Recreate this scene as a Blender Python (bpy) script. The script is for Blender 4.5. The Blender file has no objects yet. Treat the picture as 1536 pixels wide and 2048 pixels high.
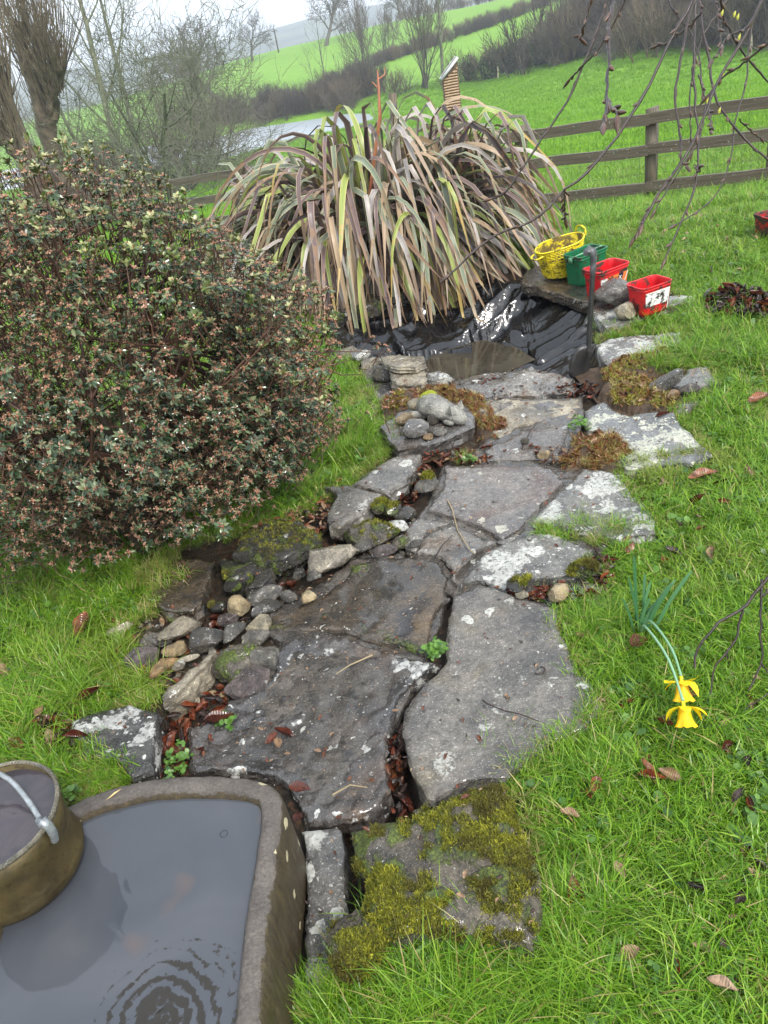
import bpy, bmesh, math, random
import numpy as np
from mathutils import Vector, Matrix
from mathutils.geometry import delaunay_2d_cdt

# ------------------------------------------------------------------ camera, world, sun, exposure
SC = bpy.context.scene
COL = SC.collection
F = 1540.; PIT = math.radians(32.5); ROLL = math.radians(-11.3); CAM = np.array([0, 0, 1.6])
_f = np.array([0, math.cos(PIT), -math.sin(PIT)]); _r0 = np.array([1., 0, 0]); _u0 = np.cross(_r0, _f)
_r = math.cos(ROLL)*_r0 + math.sin(ROLL)*_u0
_u = math.cos(ROLL)*_u0 - math.sin(ROLL)*_r0
cd = bpy.data.cameras.new('camera'); cam = bpy.data.objects.new('camera', cd); COL.objects.link(cam)
cd.sensor_fit = 'VERTICAL'; cd.sensor_height = 36; cd.lens = F/2048*36; cd.clip_start = .05; cd.clip_end = 3000
M = Matrix(((_r[0], _u[0], -_f[0], CAM[0]), (_r[1], _u[1], -_f[1], CAM[1]), (_r[2], _u[2], -_f[2], CAM[2]), (0, 0, 0, 1)))
cam.matrix_world = M; SC.camera = cam

world = bpy.data.worlds.new('World'); SC.world = world; world.use_nodes = True
wn = world.node_tree; wn.nodes.clear()
SUN_EL, SUN_AZ = math.radians(48), math.radians(150)       # sun behind cloud, high, behind and right of the camera
wo = wn.nodes.new('ShaderNodeOutputWorld'); wb = wn.nodes.new('ShaderNodeBackground')
sky = wn.nodes.new('ShaderNodeTexSky'); sky.sky_type = 'NISHITA'; sky.sun_disc = False
sky.sun_elevation = SUN_EL; sky.sun_rotation = SUN_AZ
sky.air_density = 1.0; sky.dust_density = 4.0; sky.ozone_density = 1.0
hs = wn.nodes.new('ShaderNodeHueSaturation'); hs.inputs['Saturation'].default_value = .32   # cloud cover greys the blue
mx = wn.nodes.new('ShaderNodeMix'); mx.data_type = 'RGBA'; mx.inputs[0].default_value = .62
cn = wn.nodes.new('ShaderNodeTexNoise'); cn.inputs['Scale'].default_value = 2.2; cn.inputs['Detail'].default_value = 6
cr = wn.nodes.new('ShaderNodeValToRGB')
cr.color_ramp.elements[0].position = .3; cr.color_ramp.elements[0].color = (5.5, 6.2, 7.1, 1)
cr.color_ramp.elements[1].position = .7; cr.color_ramp.elements[1].color = (8.0, 8.7, 9.5, 1)
wn.links.new(sky.outputs[0], hs.inputs['Color']); wn.links.new(hs.outputs[0], mx.inputs[6])
wn.links.new(cn.outputs['Fac'], cr.inputs[0]); wn.links.new(cr.outputs[0], mx.inputs[7])
wn.links.new(mx.outputs[2], wb.inputs['Color']); wb.inputs['Strength'].default_value = .13
wn.links.new(wb.outputs[0], wo.inputs['Surface'])
sl = bpy.data.lights.new('sun', 'SUN'); sl.energy = 1.5; sl.angle = math.radians(10); sl.color = (1, .95, .87)
so = bpy.data.objects.new('sun', sl); COL.objects.link(so)
_sd = Vector((math.sin(SUN_AZ)*math.cos(SUN_EL), math.cos(SUN_AZ)*math.cos(SUN_EL), math.sin(SUN_EL)))
so.rotation_euler = _sd.to_track_quat('Z', 'Y').to_euler()
SC.view_settings.view_transform = 'Standard'; SC.view_settings.look = 'None'
SC.view_settings.gamma = 1; SC.view_settings.use_curve_mapping = False
SC.view_settings.exposure = 1.12
SC.render.engine = 'CYCLES'
SC.cycles.max_bounces = 6; SC.cycles.diffuse_bounces = 3; SC.cycles.glossy_bounces = 3
SC.cycles.transparent_max_bounces = 8; SC.cycles.transmission_bounces = 4; SC.cycles.volume_bounces = 0
SC.cycles.use_denoising = True; SC.cycles.caustics_reflective = False; SC.cycles.caustics_refractive = False

# ------------------------------------------------------------------ helpers
rnd = random.Random(7)
def ray(px, py): return _f + (px-768)/F*_r + (1024-py)/F*_u
def G(px, py, z=0.):
    d = ray(px, py); return CAM + d*((z-CAM[2])/d[2])
def atY(px, py, y):
    d = ray(px, py); return CAM + d*(y/d[1])
def proj(P):
    v = np.asarray(P, float)-CAM; w = v@_f; w = np.where(np.abs(w) < 1e-6, 1e-6, w)
    return 768+F*(v@_r)/w, 1024-F*(v@_u)/w, w
def tag(o, label=None, cat=None, group=None, kind=None):
    if label: o['label'] = label
    if cat: o['category'] = cat
    if group: o['group'] = group
    if kind: o['kind'] = kind
    return o
def empty(name, loc=(0, 0, 0), rz=0., label=None, cat=None, group=None):
    o = bpy.data.objects.new(name, None); o.location = loc; o.rotation_euler = (0, 0, rz)
    COL.objects.link(o); o.empty_display_size = .1
    return tag(o, label, cat, group)
def mesh(name, V, Fc, mats=None, parent=None, smooth=False, loc=None, rot=None, link=True, mi=None, uv=None):
    me = bpy.data.meshes.new(name)
    V = np.asarray(V, dtype=np.float32).reshape(-1, 3)
    if isinstance(Fc, np.ndarray):
        k = Fc.shape[1]; n = len(Fc)
        me.vertices.add(len(V)); me.vertices.foreach_set('co', V.ravel())
        me.loops.add(n*k); me.loops.foreach_set('vertex_index', Fc.astype(np.int32).ravel())
        me.polygons.add(n); me.polygons.foreach_set('loop_start', np.arange(0, n*k, k, dtype=np.int32))
        me.update(calc_edges=True)
    else:
        me.from_pydata(V.tolist(), [], Fc); me.update()
    if uv is not None:
        l = me.uv_layers.new(name='UVMap'); vi = np.empty(len(me.loops), np.int32); me.loops.foreach_get('vertex_index', vi)
        l.data.foreach_set('uv', np.asarray(uv, np.float32)[vi].ravel())
    if smooth: me.polygons.foreach_set('use_smooth', np.ones(len(me.polygons), bool))
    if mats is not None:
        for m_ in (mats if isinstance(mats, (list, tuple)) else [mats]): me.materials.append(m_)
    if mi is not None: me.polygons.foreach_set('material_index', np.asarray(mi, np.int32))
    o = bpy.data.objects.new(name, me)
    if loc is not None: o.location = loc
    if rot is not None: o.rotation_euler = rot
    if link: COL.objects.link(o)
    if parent is not None: o.parent = parent
    return o
def cp(o, parent=None, **kw):
    c = o.copy(); COL.objects.link(c); c.parent = parent
    for k_, v_ in kw.items(): setattr(c, k_, v_)
    return c
def copy_tree(o, parent=None):
    c = cp(o, parent)
    for ch in o.children: copy_tree(ch, c)
    return c

def _h(ix, iy, iz, s):
    n = (ix.astype(np.int64)*374761393 + iy.astype(np.int64)*668265263 + iz.astype(np.int64)*2147483647 + s*1274126177) & 0xffffffff
    n = ((n ^ (n >> 13))*1274126177) & 0xffffffff; n = n ^ (n >> 16)
    return (n & 0xffff)/65535.
def noise3(x, y, z, s=0):
    x, y, z = np.broadcast_arrays(np.asarray(x, float), np.asarray(y, float), np.asarray(z, float))
    ix, iy, iz = np.floor(x), np.floor(y), np.floor(z); fx, fy, fz = x-ix, y-iy, z-iz
    fx, fy, fz = [t*t*(3-2*t) for t in (fx, fy, fz)]
    def c(a, b, d): return _h(ix+a, iy+b, iz+d, s)
    def L(a, b, t): return a+(b-a)*t
    return L(L(L(c(0,0,0), c(1,0,0), fx), L(c(0,1,0), c(1,1,0), fx), fy), L(L(c(0,0,1), c(1,0,1), fx), L(c(0,1,1), c(1,1,1), fx), fy), fz)*2-1
def fbm(x, y, z=0., s=0, o=4):
    t, a, n = 0., 1., 0.
    for k in range(o):
        t = t+noise3(np.asarray(x)*2**k, np.asarray(y)*2**k, np.asarray(z)*2.**k, s+k)*a; n += a; a *= .5
    return t/n
def inpoly(x, y, poly):
    x = np.asarray(x); y = np.asarray(y); r = np.zeros(x.shape, bool); n = len(poly)
    for i in range(n):
        x0, y0 = poly[i][:2]; x1, y1 = poly[(i+1) % n][:2]
        if y0 == y1: continue
        r ^= ((y0 > y) != (y1 > y)) & (x < (x1-x0)*(y-y0)/(y1-y0)+x0)
    return r
def pdist(x, y, poly, closed=True):
    x = np.asarray(x, float); y = np.asarray(y, float); d = np.full(x.shape, 1e9); n = len(poly)
    for i in range(n if closed else n-1):
        a = np.array(poly[i][:2], float); b = np.array(poly[(i+1) % n][:2], float); e = b-a; L = max(e@e, 1e-12)
        t = np.clip(((x-a[0])*e[0]+(y-a[1])*e[1])/L, 0, 1)
        d = np.minimum(d, np.hypot(x-a[0]-t*e[0], y-a[1]-t*e[1]))
    return d
def wpoly(pts, z=0.): return [tuple(G(p[0], p[1], z)[:2]) for p in pts]
def sstep(a, b, x):
    t = np.clip((np.asarray(x, float)-a)/(b-a), 0, 1); return t*t*(3-2*t)

# tubes along polylines: list of (points, radii)
def tubes(polys, sides=5):
    V, Q, off = [], [], 0
    for pts, rad in polys:
        P = np.asarray(pts, float); R = np.asarray(rad, float); n = len(P)
        if n < 2: continue
        T = np.gradient(P, axis=0); T /= np.linalg.norm(T, axis=1)[:, None]+1e-9
        up = np.array([0, 0, 1.]) if abs(T[0, 2]) < .9 else np.array([1., 0, 0])
        A = np.cross(T, up); A /= np.linalg.norm(A, axis=1)[:, None]+1e-9; B = np.cross(T, A)
        a = np.arange(sides)*2*math.pi/sides
        ring = P[:, None]+R[:, None, None]*(np.cos(a)[None, :, None]*A[:, None]+np.sin(a)[None, :, None]*B[:, None])
        V.append(ring.reshape(-1, 3))
        i = np.arange(n-1)[:, None]*sides; j = np.arange(sides)[None, :]; j2 = (j+1) % sides
        Q.append(np.stack([i+j, i+j2, i+sides+j2, i+sides+j], -1).reshape(-1, 4)+off); off += n*sides
    return np.concatenate(V), np.concatenate(Q)
def box(cx, cy, cz, sx, sy, sz, R=None):
    V = np.array([[x, y, z] for z in (-.5, .5) for y in (-.5, .5) for x in (-.5, .5)])*[sx, sy, sz]
    if R is not None: V = V@np.array(R).T
    V = V+[cx, cy, cz]
    return V, np.array([[0, 2, 3, 1], [4, 5, 7, 6], [0, 1, 5, 4], [2, 6, 7, 3], [0, 4, 6, 2], [1, 3, 7, 5]])
def join(parts):
    V, Q, o = [], [], 0
    for v, q in parts: V.append(v); Q.append(q+o); o += len(v)
    return np.concatenate(V), np.concatenate(Q)

# ------------------------------------------------------------------ materials
class NT:
    def __init__(s, name):
        s.m = bpy.data.materials.new(name); s.m.use_nodes = True; s.t = s.m.node_tree
        s.b = s.t.nodes['Principled BSDF']; s.out = s.t.nodes['Material Output']
    def n(s, ty, **kw):
        x = s.t.nodes.new(ty)
        for k, v in kw.items():
            if k in x.inputs: s.set(x.inputs[k], v)
            else: setattr(x, k, v)
        return x
    def set(s, sock, v):
        if isinstance(v, bpy.types.NodeSocket): s.t.links.new(v, sock)
        elif isinstance(v, bpy.types.Node): s.t.links.new(v.outputs[0], sock)
        else:
            if isinstance(v, tuple) and len(v) == 3 and len(sock.default_value) == 4: v = (*v, 1)
            sock.default_value = v
    def coords(s, kind='Object', jit=True):
        tc = s.n('ShaderNodeTexCoord').outputs[kind]
        if not jit: return tc
        oi = s.n('ShaderNodeObjectInfo'); m = s.math('MULTIPLY', oi.outputs['Random'], 37.)
        v = s.n('ShaderNodeVectorMath', operation='ADD'); s.t.links.new(tc, v.inputs[0]); s.t.links.new(m, v.inputs[1]); return v.outputs[0]
    def noise(s, co, scale, detail=4, rough=.55, dist=0.):
        x = s.n('ShaderNodeTexNoise'); x.inputs['Scale'].default_value = scale; x.inputs['Detail'].default_value = detail
        x.inputs['Roughness'].default_value = rough; x.inputs['Distortion'].default_value = dist
        if co is not None: s.t.links.new(co, x.inputs['Vector'])
        return x.outputs['Fac']
    def math(s, op, a, b=None, c=None, clamp=False):
        x = s.n('ShaderNodeMath', operation=op); x.use_clamp = clamp
        for i, v in enumerate((a, b, c)):
            if v is not None: s.set(x.inputs[i], v)
        return x.outputs[0]
    def ramp(s, fac, *stops):
        x = s.n('ShaderNodeValToRGB'); e = x.color_ramp.elements
        while len(e) < len(stops): e.new(.5)
        for k, (p, c) in enumerate(stops):
            e[k].position = p
            e[k].color = (c, c, c, 1) if isinstance(c, (int, float)) else (*c, 1)
        s.t.links.new(fac, x.inputs[0]); return x.outputs[0]
    def step(s, fac, a, b): return s.ramp(fac, (a, 0.), (b, 1.))
    def mix(s, fac, a, b, mode='MIX'):
        x = s.n('ShaderNodeMix', data_type='RGBA', blend_type=mode)
        s.set(x.inputs[0], fac); s.set(x.inputs[6], a); s.set(x.inputs[7], b); return x.outputs[2]
    def bump(s, h, dist=.01, st=1., nrm=None):
        x = s.n('ShaderNodeBump'); x.inputs['Distance'].default_value = dist; x.inputs['Strength'].default_value = st
        s.t.links.new(h, x.inputs['Height'])
        if nrm is not None: s.t.links.new(nrm, x.inputs['Normal'])
        return x.outputs[0]
    def fin(s, col=None, rough=None, nrm=None, **kw):
        if col is not None: s.set(s.b.inputs['Base Color'], col)
        if rough is not None: s.set(s.b.inputs['Roughness'], rough)
        if nrm is not None: s.set(s.b.inputs['Normal'], nrm)
        for k, v in kw.items(): s.set(s.b.inputs[k.replace('_', ' ')], v)
        return s.m

def stone(name, c1, c2, lich=.3, lc=(.62, .62, .56), moss=0., wet=.6, dark=.25, sc=1., c3=None, ring=0., crust=0.):
    N = NT(name); co = N.coords()
    big = N.noise(co, 3.2*sc, 5, .6, .4); fine = N.noise(co, 60*sc, 5, .7); mid = N.noise(co, 17*sc, 5, .65)
    col = N.mix(N.step(big, .38, .62), c1, c2)
    if c3: col = N.mix(N.step(N.noise(co, 5*sc, 3, .5, .6), .56, .68), col, c3)
    wetm = N.noise(co, 5*sc, 4, .6)
    col = N.mix(1., col, N.ramp(wetm, (.38, .50), (.62, 1.35)), 'MULTIPLY')
    col = N.mix(.8, col, N.ramp(fine, (.3, .45), (.7, 1.7)), 'MULTIPLY')
    sp = N.noise(co, 130*sc, 3, .6); col = N.mix(N.math('MULTIPLY', N.step(sp, .60, .66), .55), col, tuple(min(1, x*3.2+.04) for x in c2)); col = N.mix(N.math('MULTIPLY', N.step(sp, .36, .30), .6), col, (.016, .015, .014))
    col = N.mix(N.math('MULTIPLY', N.step(mid, .52, .66), dark), col, (.012, .012, .012))
    wob = N.n('ShaderNodeVectorMath', operation='ADD'); N.t.links.new(co, wob.inputs[0])
    nn = N.n('ShaderNodeTexNoise'); nn.inputs['Scale'].default_value = 26*sc; nn.inputs['Detail'].default_value = 4; N.t.links.new(co, nn.inputs['Vector'])
    sv = N.n('ShaderNodeVectorMath', operation='SCALE'); N.t.links.new(nn.outputs['Color'], sv.inputs[0]); sv.inputs['Scale'].default_value = .06/sc
    N.t.links.new(sv.outputs[0], wob.inputs[1])
    lm = None
    for vs, rad, pres in ((8*sc, .17, .42), (19*sc, .26, .34), (60*sc, .28, .34)):
        v = N.n('ShaderNodeTexVoronoi'); v.inputs['Scale'].default_value = vs; N.t.links.new(wob.outputs[0], v.inputs['Vector'])
        cs = N.n('ShaderNodeSeparateColor'); N.t.links.new(v.outputs['Color'], cs.inputs[0])
        p = N.math('GREATER_THAN', cs.outputs[0], 1-lich*pres)
        r = N.math('MULTIPLY', cs.outputs[1], rad); r = N.math('ADD', r, .09)
        k = N.math('MULTIPLY', p, N.math('LESS_THAN', v.outputs['Distance'], r))
        if ring > 0 and vs < 15:
            rr = N.math('GREATER_THAN', v.outputs['Distance'], N.math('MULTIPLY', r, .55)); k = N.math('MULTIPLY', k, N.math('MAXIMUM', rr, 1-ring))
        lm = k if lm is None else N.math('MAXIMUM', lm, k)
    if crust > 0:
        cn_ = N.math('ADD', N.noise(wob.outputs[0], 6.5*sc, 3, .5), N.math('MULTIPLY', N.noise(co, 34*sc, 5, .7), .42)); k = N.step(cn_, .86-.22*crust, .89-.22*crust); lm = N.math('MAXIMUM', lm, N.math('MULTIPLY', k, .78))
    lm = N.math('MULTIPLY', lm, N.ramp(N.noise(co, 70*sc, 5, .75), (.38, .1), (.52, 1.)))
    col = N.mix(N.math('MULTIPLY', lm, .8), col, N.mix(N.noise(co, 12*sc, 2), tuple(x*.75 for x in lc), tuple(min(1, x*1.2) for x in lc)))
    rough = N.ramp(wetm, (.5-.2*wet, .06), (.66+.1*(1-wet), .10+.5*(1.2-wet)))
    rough = N.math('MAXIMUM', rough, N.math('MULTIPLY', lm, .6))
    h = N.math('ADD', N.math('MULTIPLY', N.noise(co, 26*sc, 7, .72, .5), .8), N.math('MULTIPLY', fine, .25)); h = N.math('ADD', h, N.math('MULTIPLY', lm, .08))
    if moss > 0:
        mn = N.noise(co, 7*sc, 5, .65, .3); mk = N.step(mn, .66-.3*moss, .72-.28*moss)
        mc = N.ramp(N.noise(co, 150, 4, .7), (.3, (.02, .03, .006)), (.5, (.07, .10, .012)), (.72, (.22, .26, .03)))
        col = N.mix(mk, col, mc); rough = N.math('MAXIMUM', rough, N.math('MULTIPLY', mk, .8))
        h = N.math('ADD', h, N.math('MULTIPLY', mk, N.math('ADD', .35, N.noise(co, 130, 3))))
    N.set(N.b.inputs['Coat Weight'], N.math('MULTIPLY', N.ramp(wetm, (.46, 1.), (.64, .2)), min(1., wet))); N.b.inputs['Coat Roughness'].default_value = .05
    N.set(N.b.inputs['Coat Normal'], N.bump(N.noise(co, 16*sc, 4, .6), .01, .3))
    return N.fin(col, rough, N.bump(h, .02, .9), Specular_IOR_Level=.5)

def plain(name, c1, c2=None, scale=8., rough=.6, bs=0., bscale=40., spec=.5, jit=True, **kw):
    N = NT(name); co = N.coords(jit=jit)
    col = c1 if c2 is None else N.mix(N.step(N.noise(co, scale, 5, .6), .35, .65), c1, c2)
    nr = N.bump(N.noise(co, bscale, 5, .6), .01, bs) if bs > 0 else None
    return N.fin(col, rough, nr, Specular_IOR_Level=spec, **kw)

def leafmat(name, stops, rough=.4, tr=.25, patch=None, spec=.5, island=False):
    """foliage colour varies from plant to plant; light passes through the blades"""
    N = NT(name)
    oi = N.n('ShaderNodeObjectInfo'); f = oi.outputs['Random']
    if island:
        g = N.n('ShaderNodeNewGeometry'); f = N.math('FRACT', N.math('ADD', N.math('MULTIPLY', f, .5), g.outputs['Random Per Island']))
    col = N.ramp(f, *stops)
    if patch:
        pn = N.noise(oi.outputs['Location'], patch[0], 3, .6); col = N.mix(N.step(pn, patch[1], patch[2]), col, N.mix(.7, col, patch[3]))
    N.fin(col, rough, Specular_IOR_Level=spec)
    t = N.n('ShaderNodeBsdfTranslucent'); N.set(t.inputs['Color'], col)
    ms = N.n('ShaderNodeMixShader'); ms.inputs[0].default_value = tr
    N.t.links.new(N.b.outputs[0], ms.inputs[1]); N.t.links.new(t.outputs[0], ms.inputs[2]); N.t.links.new(ms.outputs[0], N.out.inputs['Surface'])
    return N.m

# geometry-node scatter: one object, instances of a few variants on given points
def scatter(name, P, rot, scl, idx, variants, parent=None, loc=(0, 0, 0)):
    P = np.asarray(P, float)
    me = bpy.data.meshes.new(name); me.vertices.add(len(P)); me.vertices.foreach_set('co', P.astype(np.float32).ravel())
    a = me.attributes.new('rot', 'FLOAT_VECTOR', 'POINT'); a.data.foreach_set('vector', np.asarray(rot, np.float32).ravel())
    a = me.attributes.new('scl', 'FLOAT', 'POINT'); a.data.foreach_set('value', np.asarray(scl, np.float32).ravel())
    a = me.attributes.new('idx', 'INT', 'POINT'); a.data.foreach_set('value', np.asarray(idx, np.int32).ravel())
    o = bpy.data.objects.new(name, me); COL.objects.link(o); o.location = loc
    if parent is not None: o.parent = parent
    c = bpy.data.collections.new(name+'_variants')
    for k, v in enumerate(variants): v.name = '%s_%02d' % (name, k); c.objects.link(v)
    g = bpy.data.node_groups.new(name+'_scatter', 'GeometryNodeTree')
    g.interface.new_socket('Geometry', in_out='INPUT', socket_type='NodeSocketGeometry')
    g.interface.new_socket('Geometry', in_out='OUTPUT', socket_type='NodeSocketGeometry')
    gi = g.nodes.new('NodeGroupInput'); go = g.nodes.new('NodeGroupOutput')
    ci = g.nodes.new('GeometryNodeCollectionInfo'); ci.inputs['Collection'].default_value = c
    ci.inputs['Separate Children'].default_value = True; ci.inputs['Reset Children'].default_value = True
    ip = g.nodes.new('GeometryNodeInstanceOnPoints'); ip.inputs['Pick Instance'].default_value = True
    def attr(nm, ty):
        x = g.nodes.new('GeometryNodeInputNamedAttribute'); x.data_type = ty; x.inputs['Name'].default_value = nm; return x.outputs[0]
    g.links.new(gi.outputs[0], ip.inputs['Points']); g.links.new(ci.outputs[0], ip.inputs['Instance'])
    g.links.new(attr('idx', 'INT'), ip.inputs['Instance Index']); g.links.new(attr('rot', 'FLOAT_VECTOR'), ip.inputs['Rotation'])
    g.links.new(attr('scl', 'FLOAT'), ip.inputs['Scale']); g.links.new(ip.outputs[0], go.inputs[0])
    m = o.modifiers.new('scatter', 'NODES'); m.node_group = g
    return o
# ------------------------------------------------------------------ outlines read from the photograph, laid on the ground
PAVED = wpoly([(560,2100),(600,1990),(690,1950),(790,1890),(1050,1890),(1095,1830),(1080,1720),(1035,1590),(1060,1530),(1180,1460),(1218,1410),(1165,1340),(1150,1290),(1122,1245),(1130,1215),(1215,1200),(1205,1150),(1120,1075),(1310,1075),(1320,1040),(1250,955),(1260,935),(1440,915),(1390,860),(1355,826),(1400,800),(1445,760),(1415,728),(1370,730),(1320,700),(1375,680),(1360,660),(1215,672),(1255,645),(1390,612),(1380,588),(1180,560),(1050,530),(690,560),(640,650),(700,720),(725,780),(770,860),(790,890),(700,960),(640,1000),(560,1040),(300,1110),(295,1190),(320,1215),(240,1240),(250,1300),(280,1345),(320,1390),(140,1430),(100,1480),(240,1560),(120,1600),(0,1620),(-100,1700),(-100,2100)])
POND = wpoly([(652,655),(690,632),(760,612),(850,580),(960,560),(1060,562),(1110,585),(1165,605),(1195,640),(1192,700),(1208,752),(1160,772),(1130,752),(1062,738),(945,756),(895,772),(850,740),(760,722),(700,712),(655,685)])
PWATER = wpoly([(852,745),(880,712),(960,690),(1010,700),(1045,722),(1000,742),(945,765),(895,775),(870,770)], -.2)
CHAN = wpoly([(875,905),(835,935),(820,968),(795,1000),(745,1050),(690,1068),(640,1080),(600,1125),(545,1165),(470,1185),(420,1225),(425,1300),(385,1350),(350,1392),(335,1450),(318,1540),(300,1600)])
GAP2 = wpoly([(803,1450),(798,1480),(790,1500),(788,1530),(800,1620),(700,1660),(708,1760),(712,1850)])
LAKE = wpoly([(-260,435),(0,385),(220,345),(430,325),(482,310),(560,288),(700,258),(752,240),(740,229),(700,227),(633,238),(508,256),(440,274),(220,300),(0,342),(-260,392)], -6)

ctrl = np.array([(-4,5.2,0),(0,5.5,0),(2,5.5,-.02),(4,5,-.02),(7,4,0),(-8,5,0),(3.3,8.1,-.5),(2.05,9.1,-.58),(-1.2,11.7,-.92),(-3,13,-1.1),(6,6,-.25),(0,8.5,-.5),(-5,9,-.6),
 (5,20,-1.75),(11,20,-1.7),(-5,20,-2.1),(-14,20,-2.2),(15,40,-3.7),(5,40,-3.9),(-5,40,-4.5),(-20,40,-4.8),(24.6,45,-4.5),(28,70,-3.7),(18,80,-5.1),(10,80,-4.9),(22,60,-4.3),
 (40,45,-4.0),(45,75,-2.5),(-8,62,-5.75),(-25,68,-5.8),(-45,80,-5.7),(3,70,-5.75),(1,88,-5.6),(-12,92,-5.6),(-36,106,-5.6),(-70,110,-5.4),(8,78,-5.3),
 (2.3,107,-5.0),(-7,130,-3.7),(-10,170,-1.2),(9,105,-3.7),(14,88,-4.4),(18,170,-.2),(41,170,-.2),(36,120,-1.2),(45,100,-1.0),(70,130,2.),(100,170,4),
 (-40,150,-5),(-80,160,-5),(0,230,-5),(40,230,-4),(-60,230,-7),(100,240,0),(60,40,-3),(80,80,0),(-50,40,-4.5),(-80,90,-5),(40,10,0),(-30,10,-1),(-5,-8,.05),(5,-8,.05),(0,-30,.3),(60,-30,.3),(-60,-30,0)], float)
def _K(a, b): return np.sqrt(((a[:, None]-b[None])**2).sum(-1)+.8)
_A = np.block([[_K(ctrl[:, :2], ctrl[:, :2])+np.eye(len(ctrl))*.0, np.ones((len(ctrl), 1))], [np.ones((1, len(ctrl))), np.zeros((1, 1))]])
_W = np.linalg.solve(_A, np.append(ctrl[:, 2], 0))
def Hbase(x, y):
    x = np.asarray(x, float).ravel(); y = np.asarray(y, float).ravel()
    z = np.concatenate([_K(np.stack([a, b], -1), ctrl[:, :2])@_W[:-1]+_W[-1] for a, b in zip(np.array_split(x, 1+len(x)//20000), np.array_split(y, 1+len(x)//20000))])
    r = np.hypot(x, y); az = np.degrees(np.arctan2(x, y))
    near = 1-sstep(4.9, 6.4, np.where(y > 0, np.hypot(x*.55, y), r*.55))
    z = z*(1-near)
    far = sstep(190, 330, r); z = z*(1-far)-10*far
    ridge = 4.5+6*np.exp(-((az-4.5)/5.5)**2)+2.5*fbm(az*.16, 0, 0, 5)+9*sstep(9, 26, az)
    z = z+(ridge+10)*np.exp(-((r-930)/190)**2)*(np.abs(az) < 80)
    z = z+fbm(x*.09, y*.09, 0, 3)*.22*sstep(8, 30, r)*(1-far)
    return z
def H(x, y, full=True):
    sh = np.shape(x); x = np.asarray(x, float).ravel(); y = np.asarray(y, float).ravel()
    z = Hbase(x, y)
    z = z+.012*fbm(x*3, y*3, 0, 11)*(np.hypot(x, y) < 12)
    m = (y > .0) & (y < 7) & (np.abs(x) < 4)
    if full and m.any():
        xm, ym = x[m], y[m]; zz = z[m]
        inp = inpoly(xm, ym, PAVED); d = pdist(xm, ym, PAVED); zz = zz-np.where(inp, np.minimum(d*1.2, .028), 0)
        d = np.minimum(pdist(xm, ym, CHAN, False), pdist(xm, ym, GAP2, False)); zz = zz-.075*sstep(.055, .02, d)
        ip = inpoly(xm, ym, POND); dp = pdist(xm, ym, POND); zz = np.where(ip, np.minimum(zz, -.06-np.minimum(dp*1.6, .38)), zz)
        z[m] = zz
    il = inpoly(x, y, LAKE); 
    if il.any(): z[il] = np.minimum(z[il], -6.02-np.minimum(pdist(x[il], y[il], LAKE)*.4, 1.5))
    nl = (~il) & (y > 50) & (y < 140) & (np.abs(x) < 60)
    if nl.any():
        dl = pdist(x[nl], y[nl], LAKE); z[nl] = np.maximum(z[nl], -5.9+0*dl)*sstep(0, 3, dl)+(-5.93)*(1-sstep(0, 3, dl))
    return z.reshape(sh) if sh else float(z[0])
def hit(px, py, lo=3., hi=400., lift=0.):
    """where the line of sight of this picture point meets the ground"""
    d = ray(px, py); t = np.geomspace(lo, hi, 900); P = CAM+t[:, None]*d
    below = P[:, 2] < H(P[:, 0], P[:, 1])+lift; k = int(np.argmax(below)) if below.any() else 899
    return P[k]
def onground(x, y): return (float(x), float(y), H(float(x), float(y)))

def axis(lo, a, b, st, hi, g=1.09):
    m = list(np.arange(a, b, st)); s = st; v = b
    while v < hi: m.append(v); s *= g; v += s
    m.append(hi); s = st; v = a; L = []
    while v > lo: s *= g; v -= s; L.append(v)
    return np.array(sorted(L+m))
gx = axis(-1080, -1.5, 2.1, .022, 1080); gy = axis(-60, .3, 5.6, .022, 1090, 1.045)
X, Y = np.meshgrid(gx, gy); Z = H(X, Y)
nx, ny = len(gx), len(gy); i = (np.arange(ny-1)[:, None]*nx+np.arange(nx-1)[None]).reshape(-1)
Qd = np.stack([i, i+1, i+nx+1, i+nx], -1)
N = NT('ground_mat'); co = N.coords('Object', False)
at = N.n('ShaderNodeAttribute', attribute_name='soil'); af = N.n('ShaderNodeAttribute', attribute_name='far'); ab = N.n('ShaderNodeAttribute', attribute_name='wood')
gcol = N.mix(N.step(N.noise(co, 1.3, 6, .65), .35, .65), (.075, .13, .016), (.125, .215, .022))
gcol = N.mix(.5, gcol, N.ramp(N.noise(co, 22, 5, .7), (.3, (.3, .35, .25)), (.7, (1.3, 1.3, 1.1))), 'MULTIPLY')
gfar = N.mix(N.step(N.noise(co, .11, 7, .62, .5), .3, .7), (.115, .25, .014), (.16, .31, .024))
gfar = N.mix(.55, gfar, N.ramp(N.noise(co, 1.6, 8, .8), (.3, (.5, .52, .42)), (.68, (1.3, 1.28, 1.2))), 'MULTIPLY')
gcol = N.mix(af.outputs['Fac'], gcol, gfar)
soil = N.mix(N.step(N.noise(co, 14, 6, .7), .38, .62), (.012, .009, .006), (.045, .032, .02))
soil = N.mix(N.step(N.noise(co, 55, 3, .6), .58, .64), soil, (.09, .04, .018))
gcol = N.mix(at.outputs['Fac'], gcol, soil)
gcol = N.mix(ab.outputs['Fac'], gcol, N.mix(N.step(N.noise(co, .02, 5, .6), .4, .6), (.035, .05, .04), (.09, .12, .07)))
gm = N.fin(gcol, N.math('SUBTRACT', .8, N.math('MULTIPLY', at.outputs['Fac'], .45)), N.bump(N.noise(co, 30, 6, .7), .03, .8), Specular_IOR_Level=.3)
V = np.stack([X, Y, Z], -1).reshape(-1, 3)
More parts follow.
